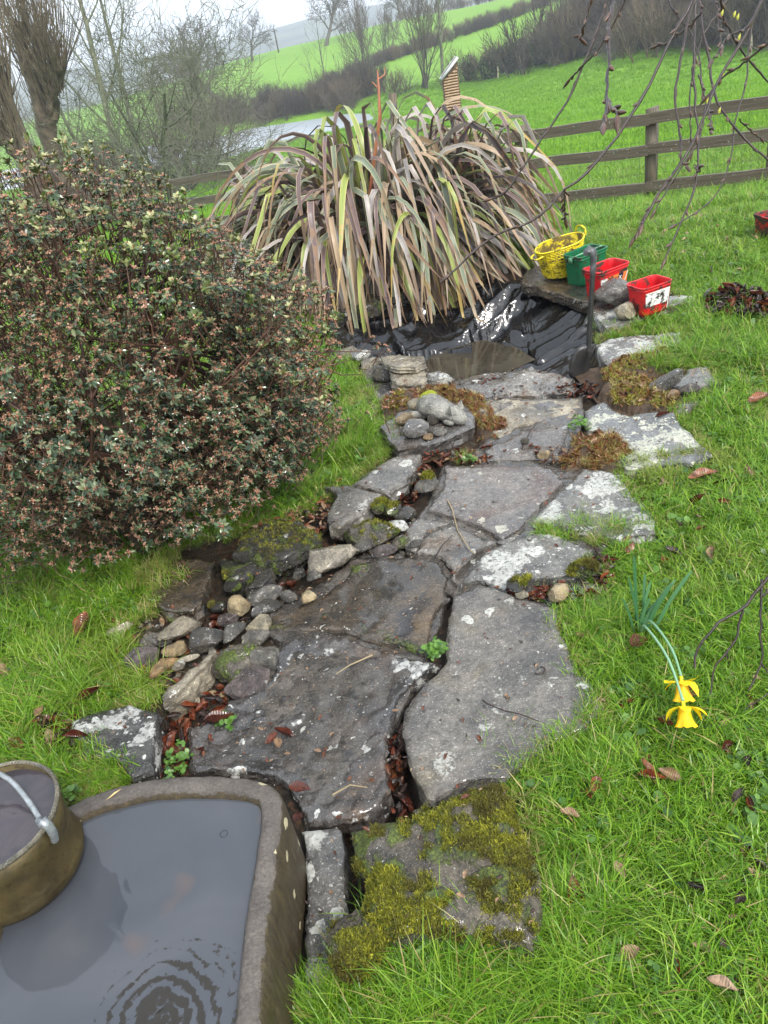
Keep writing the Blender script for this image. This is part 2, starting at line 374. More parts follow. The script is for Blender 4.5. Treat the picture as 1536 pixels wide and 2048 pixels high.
ground = mesh('ground', V, Qd, gm, smooth=True); tag(ground, 'grassy garden ground falling away to fields and a distant hill', kind='structure')
soilv = (inpoly(V[:, 0], V[:, 1], PAVED)).astype(np.float32); r_ = np.hypot(V[:, 0], V[:, 1])
for nm, val in (('soil', soilv), ('far', sstep(5.5, 9, V[:, 1]).astype(np.float32)), ('wood', sstep(250, 420, r_).astype(np.float32))):
    a = ground.data.attributes.new(nm, 'FLOAT', 'POINT'); a.data.foreach_set('value', val.astype(np.float32))

# lake below the field
N = NT('lake_water'); co = N.coords('Object', False)
lm = N.fin((.34, .38, .41), .3, N.bump(N.noise(co, 1.6, 5, .7), .05, .08), IOR=1.33, Specular_IOR_Level=.9)
lake = mesh('lake', [(x*1.06, y*1.0, -5.99) for x, y in LAKE], [list(range(len(LAKE)))], lm); tag(lake, 'pale grey lake beyond the fence', kind='structure')

# thin wet winter air
hz = bpy.data.materials.new('haze_mat'); hz.use_nodes = True; t_ = hz.node_tree; t_.nodes.remove(t_.nodes['Principled BSDF'])
pv = t_.nodes.new('ShaderNodeVolumePrincipled'); pv.inputs['Color'].default_value = (.86, .92, 1, 1); pv.inputs['Density'].default_value = .0010
t_.links.new(pv.outputs[0], t_.nodes['Material Output'].inputs['Volume'])
v_, q_ = box(0, 515, 5, 2240, 1240, 40); hb = mesh('haze', v_, q_, hz); tag(hb, 'thin pale rain haze filling the valley', kind='stuff')

# ------------------------------------------------------------------ stone materials
S_WET = stone('wet_slate', (0.131, 0.117, 0.108), (0.278, 0.246, 0.214), lich=.22, wet=1., dark=.5, c3=(.12, .085, .06))
S_GREY = stone('grey_slab', (0.213, 0.195, 0.176), (0.409, 0.370, 0.311), lich=.45, wet=.85, dark=.55, c3=(.22, .16, .11))
S_BIG = stone('smooth_slab', (0.237, 0.211, 0.188), (0.347, 0.311, 0.260), lich=.14, wet=.8, dark=.45, c3=(.27, .235, .17), crust=.08, sc=1.1)
S_RING = stone('ring_lichen_slab', (0.239, 0.212, 0.197), (0.372, 0.326, 0.280), lich=.6, lc=(.52, .50, .40), wet=.95, dark=.3, c3=(.2, .14, .12), ring=.6)
S_LICH = stone('lichen_slab', (0.208, 0.197, 0.183), (0.329, 0.316, 0.280), lich=1., lc=(.66, .66, .60), wet=.7, dark=.3, crust=.5)
S_LICHY = stone('cream_lichen_slab', (.20, .205, .215), (.30, .30, .29), lich=1.2, lc=(.68, .68, .52), wet=.7, dark=.15, crust=.78)
S_BROWN = stone('brown_wet_slab', (0.066, 0.050, 0.029), (0.170, 0.119, 0.067), lich=.25, lc=(.6, .58, .5), wet=.9, dark=.8, c3=(.035, .035, .04), moss=.3)
S_JAG = stone('black_ledge', (0.068, 0.062, 0.058), (0.169, 0.146, 0.129), lich=.40, lc=(.72, .72, .68), wet=1.2, dark=.6, c3=(.20, .135, .09), crust=.1)
S_PALE = stone('cream_rock', (0.585, 0.488, 0.309), (0.812, 0.715, 0.488), lich=.3, wet=.35, dark=.35, sc=5.5)
S_YEL = stone('ochre_rock', (0.662, 0.461, 0.216), (0.835, 0.662, 0.374), lich=.25, wet=.3, dark=.15, sc=5.5)
S_ORA = stone('orange_rock', (0.598, 0.310, 0.115), (0.690, 0.483, 0.230), lich=.15, wet=.3, dark=.1, sc=5.5)
S_ROCK = stone('grey_rock', (0.180, 0.162, 0.134), (0.396, 0.360, 0.296), lich=.55, lc=(.6, .58, .44), wet=.5, dark=.6, sc=5.5)
S_DARK = stone('dark_rock', (0.051, 0.045, 0.035), (0.153, 0.129, 0.091), lich=.45, wet=.8, dark=.6, sc=5.5)
S_MOSS = stone('mossy_rock', (.15, .125, .09), (.30, .255, .19), lich=.3, wet=.4, dark=.5, moss=.6, sc=2.)
S_MOSSD = stone('dark_mossy_rock', (.03, .028, .022), (.08, .07, .055), lich=.4, wet=.7, dark=.4, moss=.5, sc=2.5)
S_TAN = stone('tan_slab_rock', (0.405, 0.338, 0.236), (0.641, 0.557, 0.405), lich=.25, wet=.5, dark=.5, sc=1.6)
S_PORE = stone('porous_rock', (0.169, 0.130, 0.124), (0.312, 0.247, 0.227), lich=.2, wet=.3, dark=.8, sc=6.)

S_BASE = stone('bedding_rock', (0.095, 0.081, 0.066), (0.207, 0.176, 0.139), lich=.2, wet=1., dark=.8, c3=(.10, .07, .05), sc=1.4)
SLABS = []
def slab(label, pts, m, top=.02, thick=.075, res=.017, rug=.004, terr=0., edge=.004, name='flagstone', seed=None, cat='stone slab', tilt=0., bott=None, soft=.006, jag=.009, grow_=.005):
    seed = seed if seed is not None else len(SLABS)*17+3
    P0 = wpoly(pts, top); cx = sum(p[0] for p in P0)/len(P0); cy = sum(p[1] for p in P0)/len(P0)
    B = []
    for k in range(len(P0)):
        a = np.array(P0[k]); b = np.array(P0[(k+1) % len(P0)]); L = np.linalg.norm(b-a); n = max(1, int(L/res)); nrm = np.array([b[1]-a[1], a[0]-b[0]])/(L+1e-9)
        for q in range(n):
            p = a+(b-a)*q/n
            j = fbm(p[0]*14, p[1]*14, 0, seed)*jag+fbm(p[0]*60, p[1]*60, 0, seed+1, 2)*jag*.45
            B.append(p+nrm*(j+grow_))
    B = np.array(B); nb = len(B)
    lo, hi = B.min(0), B.max(0)
    xs = np.arange(lo[0], hi[0], res); ys = np.arange(lo[1], hi[1], res*.92)
    gx_, gy_ = np.meshgrid(xs, ys); gx_ = gx_+(np.arange(len(ys)) % 2)[:, None]*res*.5
    gx_ = gx_.ravel()+np.random.RandomState(seed).uniform(-.25, .25, gx_.size)*res; gy_ = gy_.ravel()+np.random.RandomState(seed+9).uniform(-.25, .25, gy_.size)*res
    ok = inpoly(gx_, gy_, B); gx_, gy_ = gx_[ok], gy_[ok]; d = pdist(gx_, gy_, B); ok = d > res*.45; gx_, gy_, d = gx_[ok], gy_[ok], d[ok]
    pts2 = [Vector(p) for p in B]+[Vector((a, b)) for a, b in zip(gx_, gy_)]
    vv, _, ff, ov, _, _ = delaunay_2d_cdt(pts2, [(k, (k+1) % nb) for k in range(nb)], [], 1, 1e-5)
    vv = np.array([tuple(v) for v in vv]); x, y = vv[:, 0], vv[:, 1]; d = pdist(x, y, B)
    z = top+rug*2*fbm(x*5, y*5, 0, seed+2)+rug*1.4*fbm(x*24, y*24, 0, seed+3, 4)
    if terr:
        q = fbm(x*3.2+y*1.6, y*6-x*1.5, 0, seed+4)*3.2+x*2; fr = q-np.floor(q)
        z = z+terr*(np.floor(q)*.35+sstep(.72, 1, fr)*.35-.1)*np.clip(d/.06, .2, 1)+terr*.55*np.abs(fbm(x*15+y*9, y*30-x*14, 0, seed+6, 4))
    if tilt: z = z+tilt*(x-cx)
    z = z-edge*(1-sstep(0, soft, d))
    bott = bott if bott is not None else top-thick
    # rim loop -> sides
    bi = np.array([int(np.argmin((x-b[0])**2+(y-b[1])**2)) for b in B]); bi = bi[np.append(True, np.diff(bi) != 0)]; n = len(bi)
    V = [np.stack([x, y, z], -1)]; tot = len(x); rings = [bi]; c = np.array([cx, cy])
    rn = np.random.RandomState(seed+5)
    for lv in (.12, .3, .5, .72, 1.):
        p = V[0][bi, :2]; out = p-c; out = out/(np.linalg.norm(out, axis=1)[:, None]+1e-9)
        off = (fbm(p[:, 0]*11, p[:, 1]*11, lv*19, seed+7)*.015+.0035*rn.uniform(-1, 1, n)) - (.012 if lv == 1. else -.002)
        zz = V[0][bi, 2]*(1-lv)+bott*lv
        V.append(np.column_stack([p+out*off[:, None], zz])); rings.append(np.arange(n)+tot); tot += n
    Fs = [list(f_) for f_ in ff]
    for a, b in zip(rings[:-1], rings[1:]):
        for k in range(n): Fs.append([int(a[k]), int(b[k]), int(b[(k+1) % n]), int(a[(k+1) % n])])
    V = np.concatenate(V)-[cx, cy, 0]
    o = mesh(name, V, Fs, m, loc=(cx, cy, 0), smooth=False)
    o.data.update()
    bm = bmesh.new(); bm.from_mesh(o.data); bmesh.ops.recalc_face_normals(bm, faces=bm.faces); bm.to_mesh(o.data); bm.free()
    nf = len(ff); sm = np.zeros(len(o.data.polygons), bool); sm[:nf] = True; o.data.polygons.foreach_set('use_smooth', sm)
    tag(o, label, cat); SLABS.append((P0, top)); return o

slab('rough wet bedrock showing in the joints between the middle slabs', [(850,1010),(880,930),(960,925),(940,905),(975,870),(935,800),(1165,790),(1172,840),(1140,925),(1180,930),(1270,950),(1300,1030),(1230,1075),(1195,1110),(1170,1170),(1120,1215),(1010,1200),(905,1195),(890,1180),(820,1110),(800,1080)], S_BASE, .004, .07, rug=.006, name='bedrock', cat='rock')
slab('rough wet bedrock showing under the big slabs left of the leafy crack', [(700,1118),(800,1105),(895,1180),(890,1230),(862,1300),(800,1440),(772,1480),(775,1560),(745,1625),(600,1650),(590,1560),(380,1540),(372,1460),(440,1430),(500,1360),(560,1290),(505,1245),(600,1190)], S_BASE, .004, .07, rug=.006, name='bedrock', cat='rock')
slab('reddish grey broken slab at the near rim of the pond, littered with leaf scraps', [(885,772),(901,763),(945,749),(1066,731),(1113,747),(1152,759),(1163,785),(1085,790),(1000,792),(940,802)], S_GREY, .004, .12, rug=.006, terr=.018, grow_=.01)
slab('light buff ledge just in front of the leaf-littered pond rim', [(938,806),(1000,796),(1085,794),(1163,790),(1168,812),(1160,838),(1110,842),(1040,852),(1002,882),(978,868)], S_TAN, .010, .1, rug=.006, terr=.012, grow_=.016)
slab('smooth dark wet slab with twigs between the buff ledge and the ring-lichen slab', [(985,885),(1003,884),(1042,855),(1112,845),(1150,842),(1140,870),(1132,915),(1125,928),(1075,922),(968,924),(962,900)], S_WET, .014, .09, rug=.004, grow_=.016)
slab('broad wet slab marked with round pale lichen rings in mid path', [(884,928),(965,927),(1072,926),(1108,932),(1134,962),(1094,1000),(1056,1040),(1040,1062),(1002,1077),(960,1060),(906,1036),(848,1022),(862,990),(882,965)], S_RING, .022, .09, rug=.004, grow_=.013)
slab('fan shaped pale blue slab with white lichen and a grass fringe below it', [(1166,935),(1221,943),(1247,956),(1266,989),(1298,1011),(1313,1037),(1311,1069),(1240,1080),(1169,1063),(1105,1053),(1061,1040),(1096,1003),(1136,964)], S_LICH, .03, .09, rug=.004)
slab('cracked pale slab covered in cream lichen below the weed-topped ledge', [(1169,821),(1208,801),(1234,821),(1263,830),(1308,824),(1350,824),(1363,847),(1389,872),(1427,908),(1382,924),(1331,927),(1298,930),(1253,937),(1234,918),(1272,898),(1234,879),(1176,860)], S_LICHY, .035, .1, rug=.006)
slab('grey slab to the right of the black spade', [(1190,690),(1221,675),(1300,668),(1363,663),(1363,682),(1318,705),(1266,711),(1227,730),(1211,742),(1204,720)], S_LICH, .03, .12, rug=.004)
slab('bluish wet slab half buried in grass beyond the dark log-like stone', [(1376,737),(1414,732),(1440,763),(1392,781),(1366,783),(1340,770)], S_GREY, .02, .09)
slab('small grey slab corner showing in the grass under the driftwood', [(1350,808),(1392,788),(1402,800),(1372,822),(1352,822)], S_GREY, .02, .09)
slab('pale wet slab carrying the two red tubs', [(1171,606),(1195,600),(1240,588),(1330,590),(1392,590),(1388,604),(1330,615),(1300,628),(1247,651),(1210,657),(1182,624)], S_LICH, .03, .12, rug=.006, name='flagstone')
slab('dark rough ledge overhanging the liner below the yellow basket', [(1040,566),(1052,540),(1088,524),(1137,535),(1200,548),(1240,580),(1190,598),(1182,604),(1163,604),(1121,588),(1072,572)], S_BROWN, .045, .07, rug=.006, jag=.012)
slab('dark wet slab under the stacked stones at the left of the pond', [(722,735),(770,728),(840,735),(885,772),(925,795),(890,812),(830,800),(785,822),(752,850),(733,820),(716,775)], S_WET, .0, .07, rug=.003)
slab('curved thick slab with the sleeping cat ornament resting on it', [(758,852),(790,825),(850,795),(905,800),(935,812),(950,830),(946,849),(903,869),(841,888),(793,897),(774,878)], S_WET, .055, .085, rug=.002, edge=.004)
slab('grey slab with a ragged right edge in front of the cat ornament', [(841,905),(835,921),(819,950),(815,963),(783,980),(779,994),(760,986),(701,966),(727,947),(766,921),(802,906)], S_GREY, .045, .075, rug=.004, jag=.01)
slab('smooth dark pointed slab beside the bush, its tip to the black liner', [(649,970),(701,968),(757,986),(734,1019),(701,1041),(679,1059),(653,1054),(656,1022),(672,990)], S_BIG, .045, .075, rug=.002)
slab('mossy slab under the skirt of the bush', [(546,1040),(597,1040),(637,1062),(641,1077),(594,1104),(565,1118),(515,1122),(470,1108),(486,1060)], S_MOSSD, .045, .09, rug=.008, name='flagstone')
slab('dark mossy block between two slabs under the bush', [(436,1112),(505,1124),(512,1140),(488,1162),(462,1165),(444,1156)], S_MOSSD, .03, .08, rug=.01)
slab('black angular stone at the left of the wet liner strip', [(512,1122),(541,1130),(545,1150),(520,1172),(486,1172),(505,1150)], S_DARK, .03, .08, rug=.006)
slab('dark slab half under grass on the left bank', [(302,1146),(335,1120),(385,1116),(432,1122),(412,1172),(404,1212),(382,1227),(320,1220),(300,1190)], S_BROWN, .04, .085, rug=.005)
slab('white blotched lichen slab left of the trough', [(140,1440),(208,1418),(260,1408),(319,1424),(312,1463),(306,1500),(300,1540),(260,1556),(234,1527),(169,1505),(146,1473)], stone('white_blotch_slab', (.07, .07, .07), (.15, .145, .13), lich=.9, lc=(.72, .72, .68), wet=.5, dark=.6, sc=.9, crust=.5), .04, .1, rug=.006)
slab('narrow pale-topped slab tilting along the leafy gap', [(322,1382),(358,1356),(404,1317),(426,1294),(434,1304),(413,1338),(374,1374),(326,1400)], S_TAN, .05, .1, rug=.008)
slab('brown wet stone slab speckled with debris in the left of the path', [(700,1122),(760,1116),(830,1108),(880,1120),(905,1150),(893,1178),(905,1195),(880,1218),(870,1240),(862,1290),(845,1310),(760,1290),(690,1262),(600,1266),(540,1262),(512,1240),(560,1218),(650,1180),(690,1150)], S_BROWN, .02, .09, rug=.006, terr=.010, grow_=.014)
slab('big black wet slab of broken layers with white lichen blots behind the trough', [(560,1282),(610,1270),(690,1270),(760,1296),(845,1316),(885,1330),(835,1362),(805,1400),(790,1440),(778,1478),(778,1530),(786,1580),(760,1620),(700,1645),(610,1650),(585,1600),(560,1565),(480,1545),(385,1545),(370,1500),(375,1450),(430,1435),(455,1400),(540,1355),(548,1320)], S_JAG, .018, .09, grow_=.012, res=.0095, rug=.005, terr=.034)
slab('largest smooth grey slab, right of the leaf-filled crack', [(905,1186),(960,1167),(1040,1190),(1100,1205),(1125,1215),(1118,1245),(1140,1285),(1160,1335),(1210,1388),(1213,1418),(1175,1456),(1110,1486),(1060,1522),(1010,1560),(940,1566),(900,1588),(865,1612),(846,1600),(818,1540),(793,1460),(803,1418),(838,1370),(870,1342),(890,1320),(884,1290),(888,1255),(896,1212)], S_BIG, .030, .08, rug=.0025, jag=.008, grow_=.011)
slab('flat grey slab with white lichen blots above the largest slab', [(1040,1066),(1105,1062),(1150,1080),(1196,1100),(1165,1118),(1168,1150),(1100,1160),(1030,1158),(1010,1186),(955,1163),(912,1172),(938,1130),(960,1105)], S_LICH, .026, .08, rug=.003, grow_=.013)
slab('grey cracked slab left of the white-blotted one', [(860,1062),(910,1044),(960,1066),(1000,1082),(1034,1070),(955,1102),(932,1128),(905,1168),(898,1140),(880,1115),(828,1104),(838,1080)], S_GREY, .022, .08, rug=.004, grow_=.013)
slab('small triangular grey slab against the mossy mound', [(812,1048),(838,1030),(902,1042),(858,1060),(830,1100),(806,1090)], S_GREY, .02, .08)
slab('small wet grey slab peeping out between leaves and grass at right', [(1140,1180),(1172,1160),(1208,1170),(1205,1198),(1150,1202),(1128,1196)], S_GREY, .018, .07)
slab('narrow upright-set grey slab between trough and mossy block', [(603,1661),(677,1649),(689,1661),(693,1727),(691,1845),(673,1884),(669,1954),(640,2060),(570,2070),(600,1981),(607,1891),(611,1759)], S_LICH, .02, .1, rug=.006, res=.012)
slab('mossy stone rim hidden under the drooping flax leaves', [(662,612),(690,594),(760,566),(860,545),(872,562),(820,582),(770,600),(714,618),(672,628)], S_MOSSD, .05, .09, rug=.012)
# ------------------------------------------------------------------ pond: liner, water
pc = np.array(POND); lo, hi = pc.min(0)-.16, pc.max(0)+.16
st = .009; xs = np.arange(lo[0], hi[0], st); ys = np.arange(lo[1], hi[1], st)
X, Y = np.meshgrid(xs, ys); ins = inpoly(X, Y, POND); d = pdist(X, Y, POND); dw = pdist(X, Y, PWATER); inw = inpoly(X, Y, PWATER)
t = np.where(inw, 1, d/(d+dw+1e-6))
Z = np.where(ins, -.015-.255*np.clip(t, 0, 1)**.75, -.02)
PW_Z = -.2
Z = np.where(inw, -.27, Z)
shelf = wpoly([(660,650),(760,620),(860,610),(940,640),(940,668),(860,672),(700,690)], -.08)
sd = pdist(X, Y, shelf); ish = inpoly(X, Y, shelf)
Z = np.where(ish, Z*.35-.075, Z)
# crumpled folds: ridged noise, directions turning over the sheet
wx, wy = X+.10*fbm(X*4, Y*4, 0, 61), Y+.10*fbm(X*4, Y*4, 0, 62)
def ridge(u, v, s): return (1-np.abs(fbm(u, v, 0, s, 3))*2.4)
def r1(u, v, s): return np.clip(1-np.abs(noise3(u, v, 0, s))*2.8, -.9, 1)
wx = X+.13*fbm(X*2.6, Y*2.6, 0, 61, 2); wy = Y+.13*fbm(X*2.6, Y*2.6, 0, 62, 2); w = 0*X
for k_, (an, f1, f2, am) in enumerate(((.35, .9, 6.5, .050), (2.0, 1.3, 9, .036), (2.9, 1.8, 15, .016), (1.1, 3., 24, .005))):
    u_ = wx*math.cos(an)+wy*math.sin(an); v_ = -wx*math.sin(an)+wy*math.cos(an); mk_ = sstep(-.15, .35, noise3(X*3.3+k_*7, Y*3.3, 0, 80+k_)) if k_ < 3 else 1
    w = w+am*r1(u_*f1, v_*f2, 71+k_)*mk_
w = w+.04*fbm(X*3.1, Y*3.3, 0, 74, 2)
Z = Z+w*np.where(inw, .25, np.clip(d/.05, .15, 1))*np.where(ins, 1, .15)
fold = wpoly([(655,668),(720,688),(800,690),(870,683),(950,672),(1000,660)], -.08); fd = pdist(X, Y, fold, False)
Z = Z+.055*np.exp(-(fd/.035)**2)*ins
fold = wpoly([(1010,738),(1080,700),(1150,680),(1195,655)], -.1); fd = pdist(X, Y, fold, False); Z = Z+.04*np.exp(-(fd/.03)**2)*ins
keep = (ins | (d < .07)); kv = keep.ravel(); nx = len(xs); ny = len(ys)
i = (np.arange(ny-1)[:, None]*nx+np.arange(nx-1)[None]).reshape(-1); Q = np.stack([i, i+1, i+nx+1, i+nx], -1); Q = Q[kv[Q].all(1)]
mp = np.full(nx*ny, -1); us = np.unique(Q); mp[us] = np.arange(len(us))
N = NT('liner_mat'); co = N.coords('Object', False)
lr = N.ramp(N.noise(co, 7, 5, .6), (.35, .09), (.7, .24))
lc_ = N.mix(N.step(N.noise(co, 4, 6, .7), .60, .72), (.004, .004, .005), (.022, .02, .018))
LINER = N.fin(lc_, lr, N.bump(N.noise(co, 11, 2, .4, 2.5), .012, .5), Specular_IOR_Level=.7)
mesh_l = mesh('pond_liner', np.stack([X, Y, Z], -1).reshape(-1, 3)[us], mp[Q], LINER, smooth=True)
tag(mesh_l, 'crumpled shiny black plastic liner lining the emptied pond', 'pond liner')
N = NT('murky_water'); co = N.coords('Object', False)
pwm = N.fin(N.mix(N.step(N.noise(co, 6, 4), .4, .6), (.035, .03, .022), (.06, .052, .038)), .04, N.bump(N.noise(co, 9, 3), .01, .08), IOR=1.33, Specular_IOR_Level=.6)
pcx = np.mean(PWATER, 0); big = [tuple(pcx+(np.array(p)-pcx)*1.25) for p in PWATER]
pw = mesh('pond_water', [(x, y, PW_Z) for x, y in big], [list(range(len(big)))], pwm); tag(pw, 'small muddy brown pool left in the bottom of the lined pond', kind='structure')
cw = mesh('channel_water', [(x, y, -.092) for x, y in wpoly([(300,1620),(300,1500),(330,1400),(400,1330),(420,1200),(560,1140),(660,1050),(800,980),(850,905),(900,900),(880,980),(740,1080),(600,1180),(470,1240),(440,1330),(400,1400),(370,1500),(340,1620)])], [list(range(17))], pwm)
tag(cw, 'dark water standing in the leafy channel', kind='structure')

def strip(name, pts, wd, z, label, seed=1):
    P = np.array([G(p[0], p[1], z) for p in pts]); q = np.linspace(0, len(P)-1, 60)
    C_ = np.stack([np.interp(q, np.arange(len(P)), P[:, k]) for k in range(3)], -1)
    T = np.gradient(C_, axis=0); Nn = np.stack([-T[:, 1], T[:, 0], 0*T[:, 0]], -1); Nn /= np.linalg.norm(Nn, axis=1)[:, None]
    u = np.linspace(-1, 1, 13); V = C_[:, None]+Nn[:, None]*u[None, :, None]*wd
    V[..., 2] += .028*np.abs(u)[None]**1.5+.012*ridge(V[..., 0]*22, V[..., 1]*22, seed)
    i = (np.arange(59)[:, None]*13+np.arange(12)[None]).reshape(-1)
    o = mesh(name, V.reshape(-1, 3), np.stack([i, i+1, i+14, i+13], -1), LINER, smooth=True); return tag(o, label, 'plastic liner')
strip('liner_strip', [(655,1062),(640,1080),(610,1112),(585,1138),(552,1160),(520,1180)], .035, -.035, 'shiny black plastic strip poking out between the bush slabs and cream rocks', 5)
strip('liner_strip', [(668,658),(700,700),(728,706),(750,712)], .05, .0, 'end of black sheet crumpled over the stones at the left pond edge', 8)

# ------------------------------------------------------------------ stone trough with water, and pail
out = [(-.385,.22),(-.372,.6),(-.362,.81),(-.349,.927),(-.338,1.03),(-.334,1.09),(-.345,1.125),(-.37,1.152),(-.431,1.178),(-.525,1.203),(-.644,1.222),(-.76,1.215),(-.86,1.18),(-.925,1.11),(-.95,1.0),(-.95,.8),(-.95,.22)]
def resamp(P, st):
    R = []
    for k in range(len(P)):
        a = np.array(P[k]); b = np.array(P[(k+1) % len(P)]); n = max(1, int(np.linalg.norm(b-a)/st))
        R += [a+(b-a)*q/n for q in range(n)]
    return np.array(R)
O = resamp(out, .012)
for _ in range(6): O = (np.roll(O, 1, 0)+2*O+np.roll(O, -1, 0))/4
T_ = np.roll(O, -1, 0)-np.roll(O, 1, 0); Nn = np.stack([T_[:, 1], -T_[:, 0]], -1); Nn /= np.linalg.norm(Nn, axis=1)[:, None]
prof = [(.002, 0), (.004, .05), (.002, .12), (.004, .19), (.001, .228), (-.004, .2365), (-.012, .24), (-.024, .2405), (-.036, .24), (-.043, .235), (-.049, .22), (-.056, .12), (-.068, .05), (-.12, .035)]
V = []
for k, (o_, z_) in enumerate(prof):
    p = O+Nn*o_; j = fbm(p[:, 0]*16, p[:, 1]*16, z_*16, 90)*.004+fbm(p[:, 0]*55, p[:, 1]*55, z_*55, 91, 2)*.0018
    V.append(np.column_stack([p+Nn*j[:, None], np.full(len(p), z_)+(j*.8 if z_ > .1 else 0)]))
n = len(O); V = np.concatenate(V); a = np.arange(n); Fs = []
for k in range(len(prof)-1): Fs.append(np.stack([k*n+a, k*n+(a+1) % n, (k+1)*n+(a+1) % n, (k+1)*n+a], -1))
N = NT('trough_stone'); co = N.coords('Object', False)
g = N.n('ShaderNodeNewGeometry'); sx = N.n('ShaderNodeSeparateXYZ'); N.t.links.new(g.outputs['Position'], sx.inputs[0])
base = N.mix(N.step(N.noise(co, 9, 5, .7), .35, .65), (.062, .052, .044), (.135, .115, .098))
base = N.mix(.7, base, N.ramp(N.noise(co, 150, 5, .75), (.3, .35), (.7, 1.5)), 'MULTIPLY')
alg = N.math('MULTIPLY', N.math('LESS_THAN', N.math('ADD', sx.outputs[2], N.math('MULTIPLY', N.noise(co, 30, 4), .03)), .248), N.step(N.noise(co, 6, 5, .6), .2, .4))
mp_ = N.n('ShaderNodeMapping'); mp_.inputs['Scale'].default_value = (90, 90, 12); N.t.links.new(co, mp_.inputs['Vector'])
base = N.mix(N.math('MULTIPLY', alg, .9), base, N.ramp(N.noise(mp_.outputs[0], 1., 5, .7), (.3, (.022, .016, .008)), (.6, (.065, .046, .018)), (.75, (.13, .10, .04))))
vo = N.n('ShaderNodeTexVoronoi'); vo.inputs['Scale'].default_value = 24; N.t.links.new(co, vo.inputs['Vector'])
cs = N.n('ShaderNodeSeparateColor'); N.t.links.new(vo.outputs['Color'], cs.inputs[0])
lk = N.math('MULTIPLY', N.math('GREATER_THAN', cs.outputs[0], .8), N.math('LESS_THAN', N.math('ADD', vo.outputs['Distance'], N.math('MULTIPLY', N.noise(co, 120, 3), .3)), .42))
base = N.mix(N.math('MULTIPLY', lk, .85), base, (.55, .48, .3))
TROUGH = N.fin(base, N.ramp(N.noise(co, 20, 4), (.3, .35), (.7, .65)), N.bump(N.noise(co, 120, 5, .75), .006, .8))
tr = mesh('stone_trough', V, np.concatenate(Fs), TROUGH, smooth=True); tag(tr, 'old D-shaped stone trough brimming with cloudy grey water', 'trough')
bot = mesh('trough_floor', [(p[0], p[1], .04) for p in O-Nn*.07], [list(range(n))], TROUGH, parent=tr)
# water with rings spreading from where it is disturbed
wi = O-Nn*.047; cxw = G(330, 2040, .222)[:2]; st = .0055
xs = np.arange(-.92, -.37, st); ys = np.arange(.25, 1.2, st); X, Y = np.meshgrid(xs, ys)
ok = inpoly(X, Y, O-Nn*.042)
rr = np.hypot((X-cxw[0])*1.0, (Y-cxw[1])*1.0)
Z = .219+.0016*np.sin(rr*170+2*fbm(X*9, Y*9, 0, 95))*np.exp(-(rr/.085)**2)+.0006*np.sin(np.hypot(X+.60, Y-1.0)*240)*np.exp(-(np.hypot(X+.60, Y-1.0)/.07)**2)
Z += .0005*fbm(X*9, Y*9, 0, 96)+.0022*fbm(X*26, Y*26, 0, 97, 2)*np.exp(-(rr/.10)**2)
nx, ny = len(xs), len(ys); i = (np.arange(ny-1)[:, None]*nx+np.arange(nx-1)[None]).reshape(-1); Q = np.stack([i, i+1, i+nx+1, i+nx], -1); Q = Q[ok.ravel()[Q].all(1)]
mpp = np.full(nx*ny, -1); us = np.unique(Q); mpp[us] = np.arange(len(us))
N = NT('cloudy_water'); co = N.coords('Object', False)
water_col = N.ramp(N.noise(co, 3.2, 4, .5, .8), (.3, (.046, .053, .064)), (.7, (.073, .076, .086)))
water_col = N.mix(N.step(N.noise(co, 5, 2), .64, .76), water_col, (.12, .078, .062))
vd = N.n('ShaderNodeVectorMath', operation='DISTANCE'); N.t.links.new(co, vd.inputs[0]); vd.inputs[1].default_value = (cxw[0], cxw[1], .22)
wb_ = N.math('ADD', vd.outputs['Value'], N.math('MULTIPLY', N.noise(co, 9, 4, .6, 1.), .10)); rg = N.math('SINE', N.math('MULTIPLY', wb_, 230.)); cl = N.math('SUBTRACT', N.math('ADD', rg, N.math('MULTIPLY', N.noise(co, 30, 4, .7, 2.), 4.2)), N.math('MULTIPLY', vd.outputs['Value'], 19.)); water_col = N.mix(N.step(cl, .55, 1.15), water_col, (.022, .019, .015))  # dark ripple reflections painted into the water colour as broken rings
TW = N.fin(water_col, .05, N.bump(N.noise(co, 14, 3), .004, .12), IOR=1.42)
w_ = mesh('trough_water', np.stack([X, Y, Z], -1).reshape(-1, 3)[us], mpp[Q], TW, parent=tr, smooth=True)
w_['label'] = 'cloudy grey water with dark ripple reflections painted into its colour'
ring = G(447, 1966-300, .222)
v, q = tubes([([(ring[0]+.008*math.cos(a), ring[1]+.008*math.sin(a), .2205) for a in np.linspace(0, 2*math.pi, 20)], [.0007]*20)], 4)
bb = mesh('air_bubble', v, q, plain('bubble', (.05, .05, .05), rough=.1), parent=tr)
WL = plain('ochre_leaf', (.5, .36, .12), (.6, .45, .2), rough=.5)
lf0 = G(228, 1590, .243)
tag(mesh('willow_leaf', [(lf0[0]+x, lf0[1]+y, .245+z) for x, y, z in ((-.016, -.012, 0), (-.004, -.009, .003), (.016, .012, 0), (.002, .004, .002))], [(0, 1, 2), (0, 2, 3)], WL), 'small ochre leaf lying on the far rim of the trough', 'leaf')

